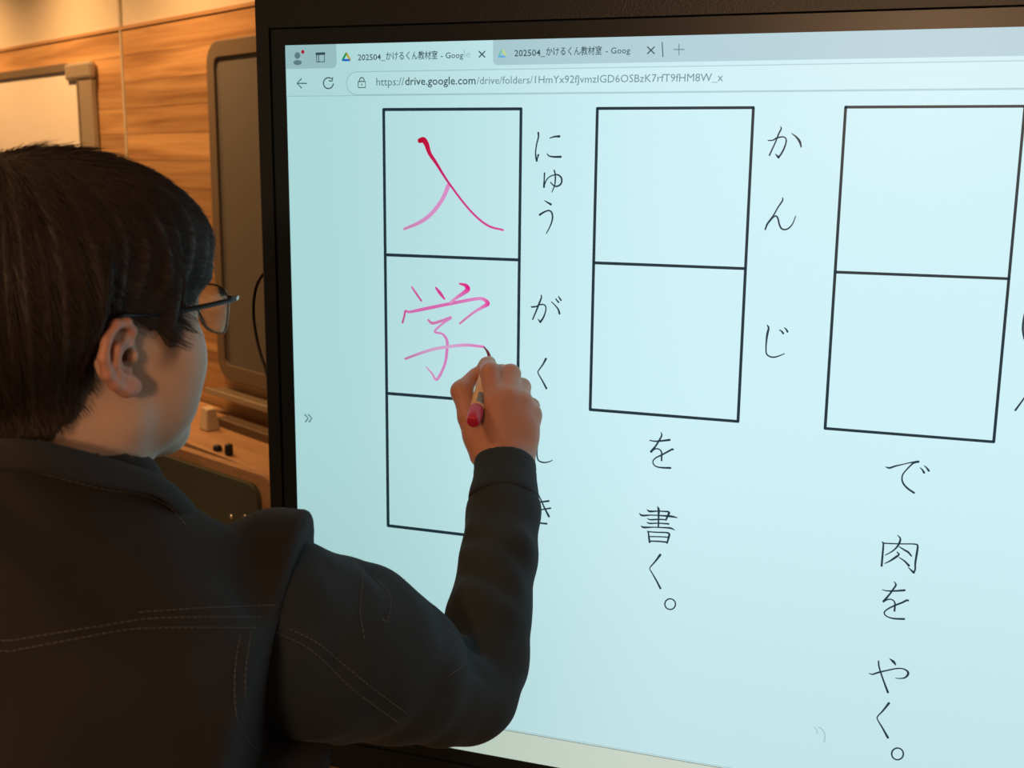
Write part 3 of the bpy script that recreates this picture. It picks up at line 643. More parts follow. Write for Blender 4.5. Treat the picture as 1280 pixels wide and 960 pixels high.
# ceiling downlights and the added globe lamp
for i, (x, y, z, r, wt, cone) in enumerate(LAMPS):
    lab = ['warm downlight in the ceiling washing the brown board', 'warm downlight in the ceiling between the two wall boards', 'warm downlight in the ceiling washing the whiteboard',
           'warm downlight in the ceiling behind the man', 'added warm globe lamp, unseen behind the camera'][i]
    if cone == 0:           # unseen globe and rod, made up to carry the warm light on ear and hand
        t = thing('added_pendant_lamp', 'made-up warm opal globe lamp, unseen behind the camera, added to light the ear and hand', 'lamp', (x, y, CEIL))
        tube('added_pendant_rod', [(x, y, CEIL), (x, y, z+0.30)], 0.008, M['dark_metal'], t)
        bm = bmesh.new(); bmesh.ops.create_uvsphere(bm, u_segments=24, v_segments=14, radius=0.15, matrix=Matrix.Translation((x, y, z+0.16)))
        gm = plain('added_opal_glass', (0.9, 0.85, 0.75), 0.4); gb = gm.node_tree.nodes['Principled BSDF']
        gb.inputs['Emission Color'].default_value = (*LAMP_COL, 1); gb.inputs['Emission Strength'].default_value = 3
        obj('globe', bm_mesh(bm, True), gm, t)
        ld = bpy.data.lights.new('added_pendant', 'POINT'); ld.energy = wt; ld.color = (1.0, 0.57, 0.30); ld.shadow_soft_size = r
        lo = bpy.data.objects.new('added_pendant_light', ld); COL.objects.link(lo); lo.location = (x, y, z-0.16)
        continue
    t = thing('ceiling_downlight', lab, 'lamp', (x, y, CEIL), 'warm downlights in the ceiling')
    V, F = tube_geo([(x, y, CEIL), (x, y, CEIL-0.03)], 0.062, 20, False); V2, F2 = tube_geo([(x, y, CEIL), (x, y, CEIL-0.03)], 0.052, 20, False)
    n_ = len(V); F3 = [(20+k_, 20+(k_+1) % 20, n_+20+(k_+1) % 20, n_+20+k_) for k_ in range(20)]
    obj('housing_ring', mesh_from(V+V2, F+[tuple(a+n_ for a in f) for f in F2]+F3, True), M['chrome'], t)
    ld = bpy.data.lights.new('downlight', 'SPOT'); ld.energy = wt; ld.color = LAMP_COL; ld.spot_size = math.radians(cone); ld.spot_blend = 0.9; ld.shadow_soft_size = r
    lo = bpy.data.objects.new('downlight_beam', ld); COL.objects.link(lo); lo.location = (x, y, CEIL-0.035)
# ------------------------------------------------------------------ the man writing
PSI = math.radians(21.0); HS = 0.95; PIT = math.radians(3.5)
hf = Vector((math.sin(PSI), math.cos(PSI), 0)); hr = Vector((math.cos(PSI), -math.sin(PSI), 0))
hu = Vector((0, 0, 1)); hf2 = (hf*math.cos(PIT)+hu*math.sin(PIT)); hu2 = hr.cross(hf2)
HO = at(157, 444, 0.850) - hr*0.078*HS
HM = HS*np.array([[hr.x, hf2.x, hu2.x], [hr.y, hf2.y, hu2.y], [hr.z, hf2.z, hu2.z]])   # local -> world
def h2w(V): return np.asarray(V) @ HM.T + np.array(HO)
def w2h(p): return (np.asarray(p)-np.array(HO)) @ HM / (HS*HS)
NECK_W = at(95, 640, 0.90)      # base of the neck, in the world
nb = w2h(NECK_W); print('neck base local', nb, 'head origin', HO)

def cranium(P):
    F = s_ell(P, (0, -0.014, 0.050), (0.078, 0.099, 0.086))
    F = smin(F, s_ell(P, (0, 0.030, 0.035), (0.068, 0.066, 0.060)), 0.03)
    return F
def neck(P):
    return s_cap(P, (0, -0.022, -0.045), tuple(nb), 0.056, 0.062)
def head_sdf(P):
    F = cranium(P)
    F = smin(F, s_ell(P, (0, 0.032, -0.020), (0.066, 0.070, 0.082)), 0.025)
    F = smin(F, s_ell(P, (0, 0.027, -0.064), (0.059, 0.058, 0.046)), 0.02)
    F = smin(F, s_sph(P, (0, 0.077, -0.092), 0.021), 0.025)
    for s in (-1, 1):
        F = smin(F, s_sph(P, (s*0.040, 0.062, -0.024), 0.0295), 0.025)
        F = smin(F, s_sph(P, (s*0.050, 0.006, -0.058), 0.020), 0.02)
        F = smin(F, s_sph(P, (s*0.049, 0.060, -0.002), 0.021), 0.022)
        F = smin(F, s_sph(P, (s*0.034, 0.054, -0.058), 0.026), 0.02)
    F = smin(F, s_cap(P, (-0.034, 0.082, 0.032), (0.034, 0.082, 0.032), 0.014), 0.02)
    F = smin(F, neck(P), 0.02)
    for s in (-1, 1):
        F = smax(F, -s_sph(P, (s*0.031, 0.108, 0.010), 0.014), 0.014)
        F = smin(F, s_sph(P, (s*0.031, 0.083, 0.009), 0.0125), 0.004)
        F = smin(F, s_cap(P, (s*0.014, 0.089, 0.022), (s*0.046, 0.080, 0.024), 0.006), 0.010)
    F = smin(F, s_cap(P, (0, 0.092, 0.018), (0, 0.108, -0.016), 0.007, 0.0105), 0.012)
    for s in (-1, 1):
        F = smin(F, s_sph(P, (s*0.012, 0.101, -0.020), 0.0075), 0.006)
        F = smax(F, -s_sph(P, (s*0.006, 0.106, -0.029), 0.0032), 0.003)
    F = smin(F, s_ell(P, (0, 0.090, -0.050), (0.026, 0.014, 0.018)), 0.012)
    F = smin(F, s_ell(P, (0, 0.099, -0.0475), (0.022, 0.008, 0.0052)), 0.004)
    F = smin(F, s_ell(P, (0, 0.098, -0.0585), (0.020, 0.008, 0.0058)), 0.004)
    F = smax(F, -s_cap(P, (-0.021, 0.1045, -0.0530), (0.021, 0.1045, -0.0530), 0.0016), 0.003)
    for s in (-1, 1):
        mir = (lambda q: ((0.078+(q[0]-0.078)*0.95)*s, q[1]*0.92, q[2]*0.90))
        # outer ear: plate, rim, inner ridge, lobe, bowl, tragus
        F = smin(F, s_ell(P, mir((0.079, -0.012, 0.001)), (0.006, 0.017, 0.024)), 0.006)
        hx = [(0.078,0.006,0.010),(0.081,0.007,0.021),(0.085,0.000,0.0295),(0.089,-0.013,0.0305),(0.0925,-0.025,0.020),(0.0935,-0.030,0.005),(0.091,-0.027,-0.010),(0.087,-0.019,-0.021),(0.083,-0.008,-0.029)]
        E = s_chain(P, [mir(q) for q in hx], [0.0032,0.0036,0.0040,0.0042,0.0042,0.0042,0.0042,0.0046,0.0060], 0.003)
        E = smin(E, s_ell(P, mir((0.082, 0.000, -0.0275)), (0.0055, 0.0085, 0.0085)), 0.005)
        E = smin(E, s_chain(P, [mir(q) for q in [(0.083,-0.003,0.016),(0.0885,-0.014,0.010),(0.0895,-0.018,-0.002),(0.0865,-0.014,-0.013),(0.083,-0.003,-0.019)]], [0.003,0.0038,0.004,0.004,0.004], 0.004), 0.004)
        E = smax(E, -s_sph(P, mir((0.088, -0.003, -0.003)), 0.0085), 0.004)
        F = smin(F, E, 0.004)
        F = smax(F, -s_cap(P, mir((0.090, 0.000, -0.003)), mir((0.056, 0.005, 0.000)), 0.0075, 0.006), 0.003)
        F = smax(F, -s_ell(P, mir((0.090, -0.006, 0.018)), (0.006, 0.006, 0.0045)), 0.003)
        F = smin(F, s_ell(P, mir((0.0755, 0.008, -0.002)), (0.0055, 0.004, 0.0065)), 0.004)
    return F

# ----- skin material: the colour runs redder at the ears, with a cropped-stubble shadow on the jaw
mt, nt, b = new_mat('skin'); N = nt.nodes.new; L = nt.links.new
va = N('ShaderNodeAttribute'); va.attribute_name = 'skin'; L(va.outputs['Color'], b.inputs['Base Color'])
b.inputs['Roughness'].default_value = 0.5; b.inputs['Subsurface Weight'].default_value = 0.12
b.inputs['Subsurface Radius'].default_value = (0.012, 0.005, 0.003); b.inputs['Subsurface Scale'].default_value = 0.4
tc = N('ShaderNodeTexCoord'); n1 = N('ShaderNodeTexNoise'); n1.inputs['Scale'].default_value = 420; n1.inputs['Detail'].default_value = 3
n2 = N('ShaderNodeTexVoronoi'); n2.inputs['Scale'].default_value = 700
L(tc.outputs['Object'], n1.inputs['Vector']); L(tc.outputs['Object'], n2.inputs['Vector'])
ad = N('ShaderNodeMath'); ad.operation = 'ADD'; L(n1.outputs['Fac'], ad.inputs[0]); L(n2.outputs['Distance'], ad.inputs[1])
bp = N('ShaderNodeBump'); bp.inputs['Strength'].default_value = 0.25; bp.inputs['Distance'].default_value = 0.0006
L(ad.outputs[0], bp.inputs['Height']); L(bp.outputs[0], b.inputs['Normal'])
M['skin'] = mt
mt, nt, b = new_mat('hair'); N = nt.nodes.new; L = nt.links.new
b.inputs['Base Color'].default_value = (0.046, 0.033, 0.027, 1); b.inputs['Roughness'].default_value = 0.55
b.inputs['Specular IOR Level'].default_value = 0.35; M['hair'] = mt
M['eye_white'] = plain('eye_white', (0.7, 0.68, 0.64), 0.2); M['iris'] = plain('iris', (0.03, 0.015, 0.01), 0.15)

person = thing('person', 'person with short black hair and black denim jacket, back turned, writing on the display', 'person', (NECK_W.x, NECK_W.y, 0))

# ----- head
g = Grid((-0.105, -0.13, -0.23), (0.105, 0.135, 0.15), 0.0019)
F = head_sdf((g.X, g.Y, g.Z)); Vh, Qh = surf_nets(F, g.lo, g.h); del g, F
def skincol(Vl):
    x, y, z = np.abs(Vl[:, 0]), Vl[:, 1], Vl[:, 2]
    c = np.tile(np.array([0.66, 0.425, 0.30]), (len(Vl), 1))
    ear = np.clip((x-0.079)/0.006, 0, 1)*(y < 0.02); c = c*(1-ear[:, None])+np.array([0.66, 0.31, 0.21])*ear[:, None]
    st = np.clip((-0.03-z)/0.03, 0, 1)*np.clip((y-0.01)/0.03, 0, 1); c *= (1-0.16*st)[:, None]
    lip = np.exp(-((x/0.022)**4+((z+0.053)/0.010)**4))*(y > 0.095); c = c*(1-lip[:, None])+np.array([0.42, 0.17, 0.14])*lip[:, None]
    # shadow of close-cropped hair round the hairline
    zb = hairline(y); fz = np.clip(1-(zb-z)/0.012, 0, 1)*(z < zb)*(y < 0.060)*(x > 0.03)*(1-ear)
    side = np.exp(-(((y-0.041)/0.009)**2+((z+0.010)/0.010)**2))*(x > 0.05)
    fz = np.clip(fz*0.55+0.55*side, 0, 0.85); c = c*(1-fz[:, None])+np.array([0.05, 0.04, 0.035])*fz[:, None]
    brow = np.exp(-(((x-0.031)/0.017)**4+((z-0.0285)/0.005)**2))*(y > 0.06); c = c*(1-0.85*brow[:, None])+0.03*0.85*brow[:, None]
    return c
HLY = np.array([-0.16, -0.12, -0.085, -0.055, -0.036, -0.026, -0.020, -0.012, 0.004, 0.012, 0.030, 0.039, 0.047, 0.053, 0.057, 0.080, 0.10, 0.14])
HLZ = np.array([-0.074, -0.072, -0.068, -0.058, -0.044, -0.026, 0.000, 0.024, 0.030, 0.027, 0.014, 0.002, -0.003, 0.004, 0.030, 0.027, 0.025, 0.025])
def hairline(y): return np.interp(y, HLY, HLZ)

# ----- hand (right), holding the pen; joints given as they lie between the cuff and the glass
def A(u, v, d): return tuple(at(u, v, d))
TIP = at(605.5, 433.5, 1.0); TIP = CAM + (TIP-CAM)*(CAM.y/(CAM.y-TIP.y)); TIP.y = -0.0015
PEN_END = at(591, 528.5, 1.300); NIBB = at(612.5, 448.5, 1.4165)
def hand_sdf(P):
    W = A(634, 590, 1.325); W2 = A(636, 640, 1.285)
    mc = dict(i=A(619, 505, 1.338), m=A(635, 498, 1.342), r=A(651, 504, 1.350), p=A(663, 519, 1.358))
    F = s_cap(P, W2, W, 0.0265, 0.0265)
    palm = None
    base = dict(i=A(620, 572, 1.332), m=A(631, 570, 1.330), r=A(643, 572, 1.334), p=A(651, 577, 1.340))
    for k_, r0, r1 in (('i', 0.0175, 0.0142), ('m', 0.0175, 0.0145), ('r', 0.0170, 0.0135), ('p', 0.0160, 0.0122)):
        c = s_cap(P, base[k_], mc[k_], r0, r1); palm = c if palm is None else smin(palm, c, 0.013)
    palm = smin(palm, s_ell(P, A(636, 540, 1.352), (0.034, 0.020, 0.036)), 0.012)       # palm side padding
    F = smin(F, palm, 0.016)
    def finger(pts, rad, k=0.005): return s_chain(P, pts, rad, k)
    fi = finger([mc['i'], A(613, 466, 1.360), A(609, 457, 1.388), A(612, 453, 1.404)], [0.0135, 0.0118, 0.0098, 0.0076])
    fm = finger([mc['m'], A(638, 468, 1.372), A(628, 466, 1.392), A(617, 462, 1.404)], [0.0138, 0.0118, 0.0094, 0.0074])
    fr = finger([mc['r'], A(652, 484, 1.388), A(643, 484, 1.402), A(630, 478, 1.404)], [0.0128, 0.0106, 0.0088, 0.0072])
    fp = finger([mc['p'], A(664, 508, 1.388), A(655, 502, 1.405), A(643, 496, 1.406)], [0.0118, 0.0096, 0.0078, 0.0066])
    F = smin(F, fi, 0.008)
    F = smin(F, fm, 0.0045); F = smin(F, fr, 0.008); F = smin(F, fp, 0.009)
    # fold between the index and middle finger
    F = smax(F, -s_cap(P, A(636, 487, 1.3225), A(627, 464, 1.340), 0.0016, 0.0030), 0.006)
    F = smax(F, -s_cap(P, A(634, 485, 1.3225), A(641, 488, 1.326), 0.0010, 0.0010), 0.003)
    th = finger([A(604, 568, 1.338), A(587, 522, 1.352), A(577, 489, 1.368), A(593, 468, 1.388)], [0.0165, 0.0128, 0.0118, 0.0074], 0.008)
    F = smin(F, th, 0.010)
    F = smin(F, s_cap(P, A(596, 545, 1.345), A(612, 515, 1.350), 0.012, 0.010), 0.014)  # web of the thumb
    return F
lo = np.array(at(610, 520, 1.35))
g = Grid(lo-np.array((0.085, 0.13, 0.16)), lo+np.array((0.105, 0.085, 0.125)), 0.0016)
F = hand_sdf((g.X, g.Y, g.Z)); Vg, Qg = surf_nets(F, g.lo, g.h); del g, F

# ----- hidden trunk, left arm and legs, coarse, so that the figure is whole under its clothes
TPSI = math.radians(8.0); tf = Vector((math.sin(TPSI), math.cos(TPSI), 0)); tr_ = Vector((math.cos(TPSI), -math.sin(TPSI), 0))
TN = Vector((NECK_W.x, NECK_W.y, 0)) - tf*0.005
def T(x, y, z): return tuple(TN + tr_*x + tf*y + Vector((0, 0, z)))
ZS = NECK_W.z            # height of the neck base
print('neck base z', ZS)
SHR = A(338, 775, 0.98); ELB = A(592, 862, 1.150); WRI = A(634, 590, 1.31)
print('upper', (Vector(SHR)-Vector(ELB)).length, 'fore', (Vector(ELB)-Vector(WRI)).length, 'sh local', (Vector(SHR)-TN).dot(tr_), (Vector(SHR)-TN).dot(tf), SHR[2]-ZS)
def trunk_sdf(P):
    z = ZS
    F = s_ell(P, T(0, 0, z-0.20), (0.165, 0.105, 0.20))
    F = smin(F, s_ell(P, T(0, 0.0, z-0.48), (0.150, 0.10, 0.22)), 0.06)
    F = smin(F, s_cap(P, T(-0.15, 0, z-0.085), T(0.10, 0.05, z-0.095), 0.046), 0.05)
    F = smin(F, s_cap(P, tuple(NECK_W), T(0, -0.01, z-0.12), 0.060, 0.08), 0.03)
    F = smin(F, s_chain(P, [T(-0.165, 0, z-0.09), T(-0.20, 0.0, z-0.37), T(-0.19, 0.05, z-0.60)], [0.048, 0.038, 0.026], 0.02), 0.03)
    F = smin(F, s_ell(P, T(-0.19, 0.06, z-0.67), (0.022, 0.035, 0.05)), 0.02)
    F = smin(F, s_chain(P, [T(0.11, 0.07, z-0.13), A(420, 820, 1.05), ELB, WRI], [0.044, 0.044, 0.036, 0.026], 0.01), 0.02)
    F = smin(F, s_ell(P, T(0, 0, z-0.62), (0.16, 0.11, 0.12)), 0.05)
    for s in (-1, 1):
        F = smin(F, s_chain(P, [T(s*0.09, 0, z-0.66), T(s*0.11, 0.01, z-1.0), T(s*0.12, 0, 0.09)], [0.080, 0.056, 0.038], 0.02), 0.03)
    return F
def folds(P, F, list_, k=0.010):
    for a, b_, r in list_: F = smin(F, s_cap(P, a, b_, r*0.6, r), k)
    return F
def creases(P, F, list_, k=0.008):
    for a, b_, r in list_: F = smax(F, -s_cap(P, a, b_, r), k)
    return F
def ns(P, s, ph=0.0):
    x, y, z = P
    return (np.sin(x*s+1.3*np.sin(y*s*0.7+ph))+np.sin(y*s*1.1+1.7*np.sin(z*s*0.6+ph))+np.sin(z*s*0.9+1.1*np.sin(x*s*0.8+ph*2)))/3
def jacket_sdf(P):
    z = ZS
    F = s_ell(P, T(0, -0.02, z-0.22), (0.205, 0.135, 0.24))
    F = smin(F, s_ell(P, T(0, 0.0, z-0.48), (0.195, 0.135, 0.26)), 0.06)
    F = smin(F, s_cap(P, T(-0.15, -0.01, z-0.085), T(0.0, -0.025, z-0.045), 0.068, 0.075), 0.05)
    F = smin(F, s_chain(P, [T(0.0, -0.025, z-0.045), A(200, 730, 0.925), A(268, 768, 0.955), A(300, 752, 0.97), A(350, 722, 0.985), A(400, 740, 0.99)], [0.072, 0.061, 0.052, 0.052, 0.051, 0.052], 0.012), 0.03)
    F = smin(F, s_cap(P, tuple(NECK_W+Vector((-0.01, -0.02, -0.06))), tuple(NECK_W+Vector((-0.005, -0.012, 0.022))), 0.10, 0.074), 0.03)
    F = smin(F, s_cap(P, A(350, 735, 0.975), A(335, 860, 0.96), 0.050, 0.080), 0.05)
    # back of the armhole: the yoke ends in a folded edge over the top of the sleeve
    a = Vector(A(389, 664, 1.0)); b_ = Vector(A(348, 800, 0.93)); c_ = Vector(A(408, 690, 1.12)); n_ = (b_-a).cross(c_-a).normalized()
    if n_.dot(RIGHT) < 0: n_ = -n_
    pl = (P[0]-a.x)*n_.x+(P[1]-a.y)*n_.y+(P[2]-a.z)*n_.z
    F = F + 0.0034*ns(P, 24) + 0.0016*ns(P, 65, 1.0)
    F = F - 0.0022*np.exp(-((pl+0.006)/0.005)**2)
    low = np.clip((P[2]-(z-0.26))/0.05, 0, 1)
    F = smax(F, pl-(1-low)*0.2, 0.005)
    # the doubled yoke seam is a low ridge across the back
    F = smax(F, -(s_cap(P, tuple(NECK_W+Vector((0, 0, 0.20))), tuple(NECK_W-Vector((0, 0, 0.02))), 0.064, 0.056)), 0.008)
    F = smax(F, (z-0.68)-P[2], 0.01)
    return F
def sleeve_sdf(P):
    ch_ = [A(340, 785, 0.985), A(400, 808, 1.015), A(440, 816, 1.04), A(500, 842, 1.075), A(545, 858, 1.105), A(588, 868, 1.135), A(604, 830, 1.160), A(612, 765, 1.190), A(622, 700, 1.225), A(629, 640, 1.262), A(633, 592, 1.292)]
    rd = [0.080, 0.081, 0.079, 0.066, 0.053, 0.046, 0.0455, 0.0430, 0.0410, 0.0390, 0.0345]
    F = s_chain(P, ch_, rd, 0.010)
    fl_ = [(A(440, 706, 1.03), A(452, 740, 0.99), 0.008), (A(470, 722, 1.04), A(484, 775, 1.015), 0.008), (A(488, 778, 1.02), A(540, 850, 1.06), 0.006),
           (A(583, 690, 1.205), A(662, 725, 1.165), 0.006), (A(587, 655, 1.225), A(668, 676, 1.20), 0.006),
           (A(580, 735, 1.17), A(655, 772, 1.14), 0.006), (A(640, 860, 1.13), A(560, 905, 1.09), 0.006), (A(420, 880, 1.0), A(545, 885, 1.055), 0.007)]
    for (a, b_, r) in fl_:                     # ridges of cloth
        F = F - 0.0032*np.exp(-(s_cap(P, a, b_, 0.0)/0.013)**2)
    for (a, b_) in ((A(456, 712, 1.012), A(474, 780, 0.985)), (A(492, 745, 1.035), A(520, 815, 1.02)), (A(548, 778, 1.10), A(592, 812, 1.105)), (A(505, 800, 1.015), A(600, 815, 1.12)),
                    (A(582, 712, 1.18), A(655, 748, 1.145)), (A(585, 672, 1.21), A(664, 700, 1.178)), (A(400, 720, 0.965), A(425, 830, 0.935)), (A(440, 850, 0.96), A(560, 868, 1.05)), (A(530, 800, 1.05), A(600, 850, 1.09))):
        F = F + 0.0040*np.exp(-(s_cap(P, a, b_, 0.0)/0.009)**2)   # creases between them
    F = F + 0.0026*ns(P, 45, 0.5) + 0.0016*ns(P, 95, 1.7)
    n_ = Vector(A(633, 575, 1.305))-Vector(A(629, 640, 1.262)); n_.normalize(); c = Vector(A(634, 578, 1.30))
    return F, n_, c
g = Grid((TN.x-0.36, TN.y-0.25, 0.03), (TN.x+0.42, TN.y+0.75, ZS+0.03), 0.016)
P = (g.X, g.Y, g.Z); F = trunk_sdf(P)
cl = np.minimum(jacket_sdf(P), sleeve_sdf(P)[0]); cl = np.minimum(cl, s_chain(P, [A(629, 640, 1.262), A(634, 580, 1.31)], [0.033, 0.028], 0.01))
cl = np.minimum(cl, s_chain(P, [T(-0.175, 0, ZS-0.10), T(-0.215, 0.0, ZS-0.37), T(-0.20, 0.05, ZS-0.70)], [0.070, 0.058, 0.05], 0.02))
F = np.where(P[2] > ZS-0.60, np.maximum(F, cl+0.012), F)
Vt, Qt = surf_nets(F, g.lo, g.h); del g, F, cl, P
ch = skincol(Vh)
chd = np.tile(np.array([0.52, 0.235, 0.155]), (len(Vg), 1))
V = np.concatenate([h2w(Vh), Vg, Vt]); Q = np.concatenate([Qh, Qg+len(Vh), Qt+len(Vh)+len(Vg)])
me = quads_mesh(V, Q); ca = me.color_attributes.new('skin', 'FLOAT_COLOR', 'POINT')
cc = np.concatenate([ch, chd, np.tile([0.45, 0.28, 0.19], (len(Vt), 1))]); cc = np.concatenate([cc, np.ones((len(cc), 1))], 1)
ca.data.foreach_set('color', cc.astype(np.float32).ravel())
body = obj('body', me, M['skin'], person)
for s in (-1, 1):
    bm = bmesh.new(); bmesh.ops.create_uvsphere(bm, u_segments=20, v_segments=12, radius=0.0122, matrix=Matrix.Translation(Vector(h2w([[s*0.031, 0.0845, 0.009]])[0])))
    e = obj('eye', bm_mesh(bm, True), M['eye_white'], person)
    bm = bmesh.new(); bmesh.ops.create_uvsphere(bm, u_segments=14, v_segments=8, radius=0.0058, matrix=Matrix.Translation(Vector(h2w([[s*0.031, 0.0912, 0.009]])[0])))
    e2 = obj('iris', bm_mesh(bm, True), M['iris'], e)

# ----- hair: a cap that thickens towards the crown, covered with strands combed from the crown
def hair_base(P):
    F = smin(smin(cranium(P), s_ell(P, (0, 0.032, -0.020), (0.066, 0.070, 0.082)), 0.025), neck(P), 0.03)
    for s in (-1, 1):
        F = smin(F, s_sph(P, (s*0.040, 0.062, -0.024), 0.0295), 0.025); F = smin(F, s_sph(P, (s*0.049, 0.060, -0.002), 0.021), 0.022)
    return F
def hair_th(y, z):
    zb = np.interp(y, HLY, HLZ)
    t = np.clip((z-zb)/0.075, 0, 1)
    th = 0.0035+0.019*t*t*(3-2*t)
    th = th + 0.013*np.clip((y-0.055)/0.05, 0, 1)*np.clip((z-zb)/0.02, 0, 1)          # fringe stands off the forehead
    th = th + 0.009*np.exp(-((y-0.050)/0.040)**2-((z-0.125)/0.035)**2)
    return th
def hair_sdf(P):
    x, y, z = P
    F = hair_base(P)-hair_th(y, z).astype(np.float32)
    zb = np.interp(y, HLY, HLZ).astype(np.float32)
    wob = 0.0022*np.sin(x*210+y*330)+0.0016*np.sin(x*480-y*520+2)
    F = smax(F, (zb-z)+wob, 0.004)
    F = F + 0.0012*np.sin(np.arctan2(x, y+0.04)*46+z*26)*np.clip((z-zb)/0.03, 0, 1)
    return F
g = Grid((-0.115, -0.150, -0.090), (0.115, 0.140, 0.178), 0.0024)
F = hair_sdf((g.X, g.Y, g.Z)); Vc, Qc = surf_nets(F, g.lo, g.h)
HV = F; HG = g
def samp(Fa, G, p):
    q = (p-G.lo)/G.h; q = np.clip(q, 0, np.array(G.n)-1.001); i = q.astype(int); f = q-i; out = 0
    for a in (0, 1):
        for b_ in (0, 1):
            for c in (0, 1):
                w_ = (f[:, 0] if a else 1-f[:, 0])*(f[:, 1] if b_ else 1-f[:, 1])*(f[:, 2] if c else 1-f[:, 2])
                out = out+w_*Fa[i[:, 0]+a, i[:, 1]+b_, i[:, 2]+c]
    return out
HB = (hair_base((g.X, g.Y, g.Z))-hair_th(g.Y, g.Z)).astype(np.float32)
def hgrad(p, e=0.003):
    gr = np.stack([samp(HB, HG, p+np.eye(3)[k_]*e)-samp(HB, HG, p-np.eye(3)[k_]*e) for k_ in range(3)], 1)
    return gr/(np.linalg.norm(gr, axis=1, keepdims=True)+1e-9)
NS = 26000; NP = 7
sel = RNG.integers(0, len(Vc), NS*2); r0 = Vc[sel].astype(float)
zb = hairline(r0[:, 1]); ok = (samp(HB, HG, r0) > -0.003) & (r0[:, 2] > zb+0.002); r0 = r0[ok][:NS]; NS = len(r0)
crown = np.array([0.012, -0.050, 0.16])
L_ = RNG.uniform(0.018, 0.040, NS); side = RNG.normal(0, 0.10, NS); lift = np.abs(RNG.normal(0.0010, 0.0012, NS))
up_t = np.clip((r0[:, 2]-0.11)/0.04, 0, 1); lift += up_t*np.abs(RNG.normal(0, 0.0028, NS))*(r0[:, 1] < 0.03)
nape = np.clip((0.03-r0[:, 2])/0.06, 0, 1)*(r0[:, 1] < 0.03); L_ *= 1-0.70*nape; sb = (r0[:, 1] > 0.02) & (r0[:, 1] < 0.075) & (r0[:, 2] < 0.03); L_[sb] *= 0.4
pts = [r0+hgrad(r0)*0.0003]; p = pts[0].copy()
lock = np.sin(np.arctan2(r0[:, 0], r0[:, 1]+0.04)*23+RNG.normal(0, 0.2, NS))*0.22
for k_ in range(NP-1):
    n_ = hgrad(p); d = p-crown; d[:, 2] = d[:, 2]*0.4-0.012
    d += np.stack([0*side, 0.25*np.linalg.norm(d, axis=1)*np.clip((r0[:, 1]-0.0)/0.08, 0, 1), 0*side], 1)
    d -= n_*np.sum(d*n_, 1, keepdims=True); d /= np.linalg.norm(d, axis=1, keepdims=True)+1e-9
    s_ = np.cross(n_, d); d = d+s_*(side+lock)[:, None]; d /= np.linalg.norm(d, axis=1, keepdims=True)
    p = p+d*(L_/(NP-1))[:, None]
    e_ = samp(HB, HG, p); tgt = lift*((k_+1)/(NP-1))**1.4+0.0003; p = p-hgrad(p)*(e_-tgt)[:, None]
    pts.append(p.copy())
PT = h2w(np.stack(pts, 1).reshape(-1, 3)).reshape(NS, NP, 3)
T_ = np.gradient(PT, axis=1); T_ /= np.linalg.norm(T_, axis=2, keepdims=True)+1e-9
a_ = np.cross(T_, RNG.normal(size=(NS, 1, 3))); a_ /= np.linalg.norm(a_, axis=2, keepdims=True)+1e-9; b_ = np.cross(T_, a_)
rad = (0.00022*(1-0.75*np.linspace(0, 1, NP)**2))[None, :, None]*RNG.uniform(0.7, 1.5, (NS, 1, 1))
tri = [PT+rad*(a_*math.cos(t_)+b_*math.sin(t_)) for t_ in (0, 2.0944, 4.18879)]
SV = np.stack(tri, 2).reshape(-1, 3); base = np.arange(NS)[:, None]*NP*3
SQ = []
for k_ in range(NP-1):
    for j in range(3):
        SQ.append(base[:, 0:1]+np.array([[k_*3+j, k_*3+(j+1) % 3, (k_+1)*3+(j+1) % 3, (k_+1)*3+j]]))
SQ = np.concatenate(SQ)
me = quads_mesh(np.concatenate([h2w(Vc), SV]), np.concatenate([Qc, SQ+len(Vc)])); obj('hair', me, M['hair'], person)
del HB, HV, HG, g, F

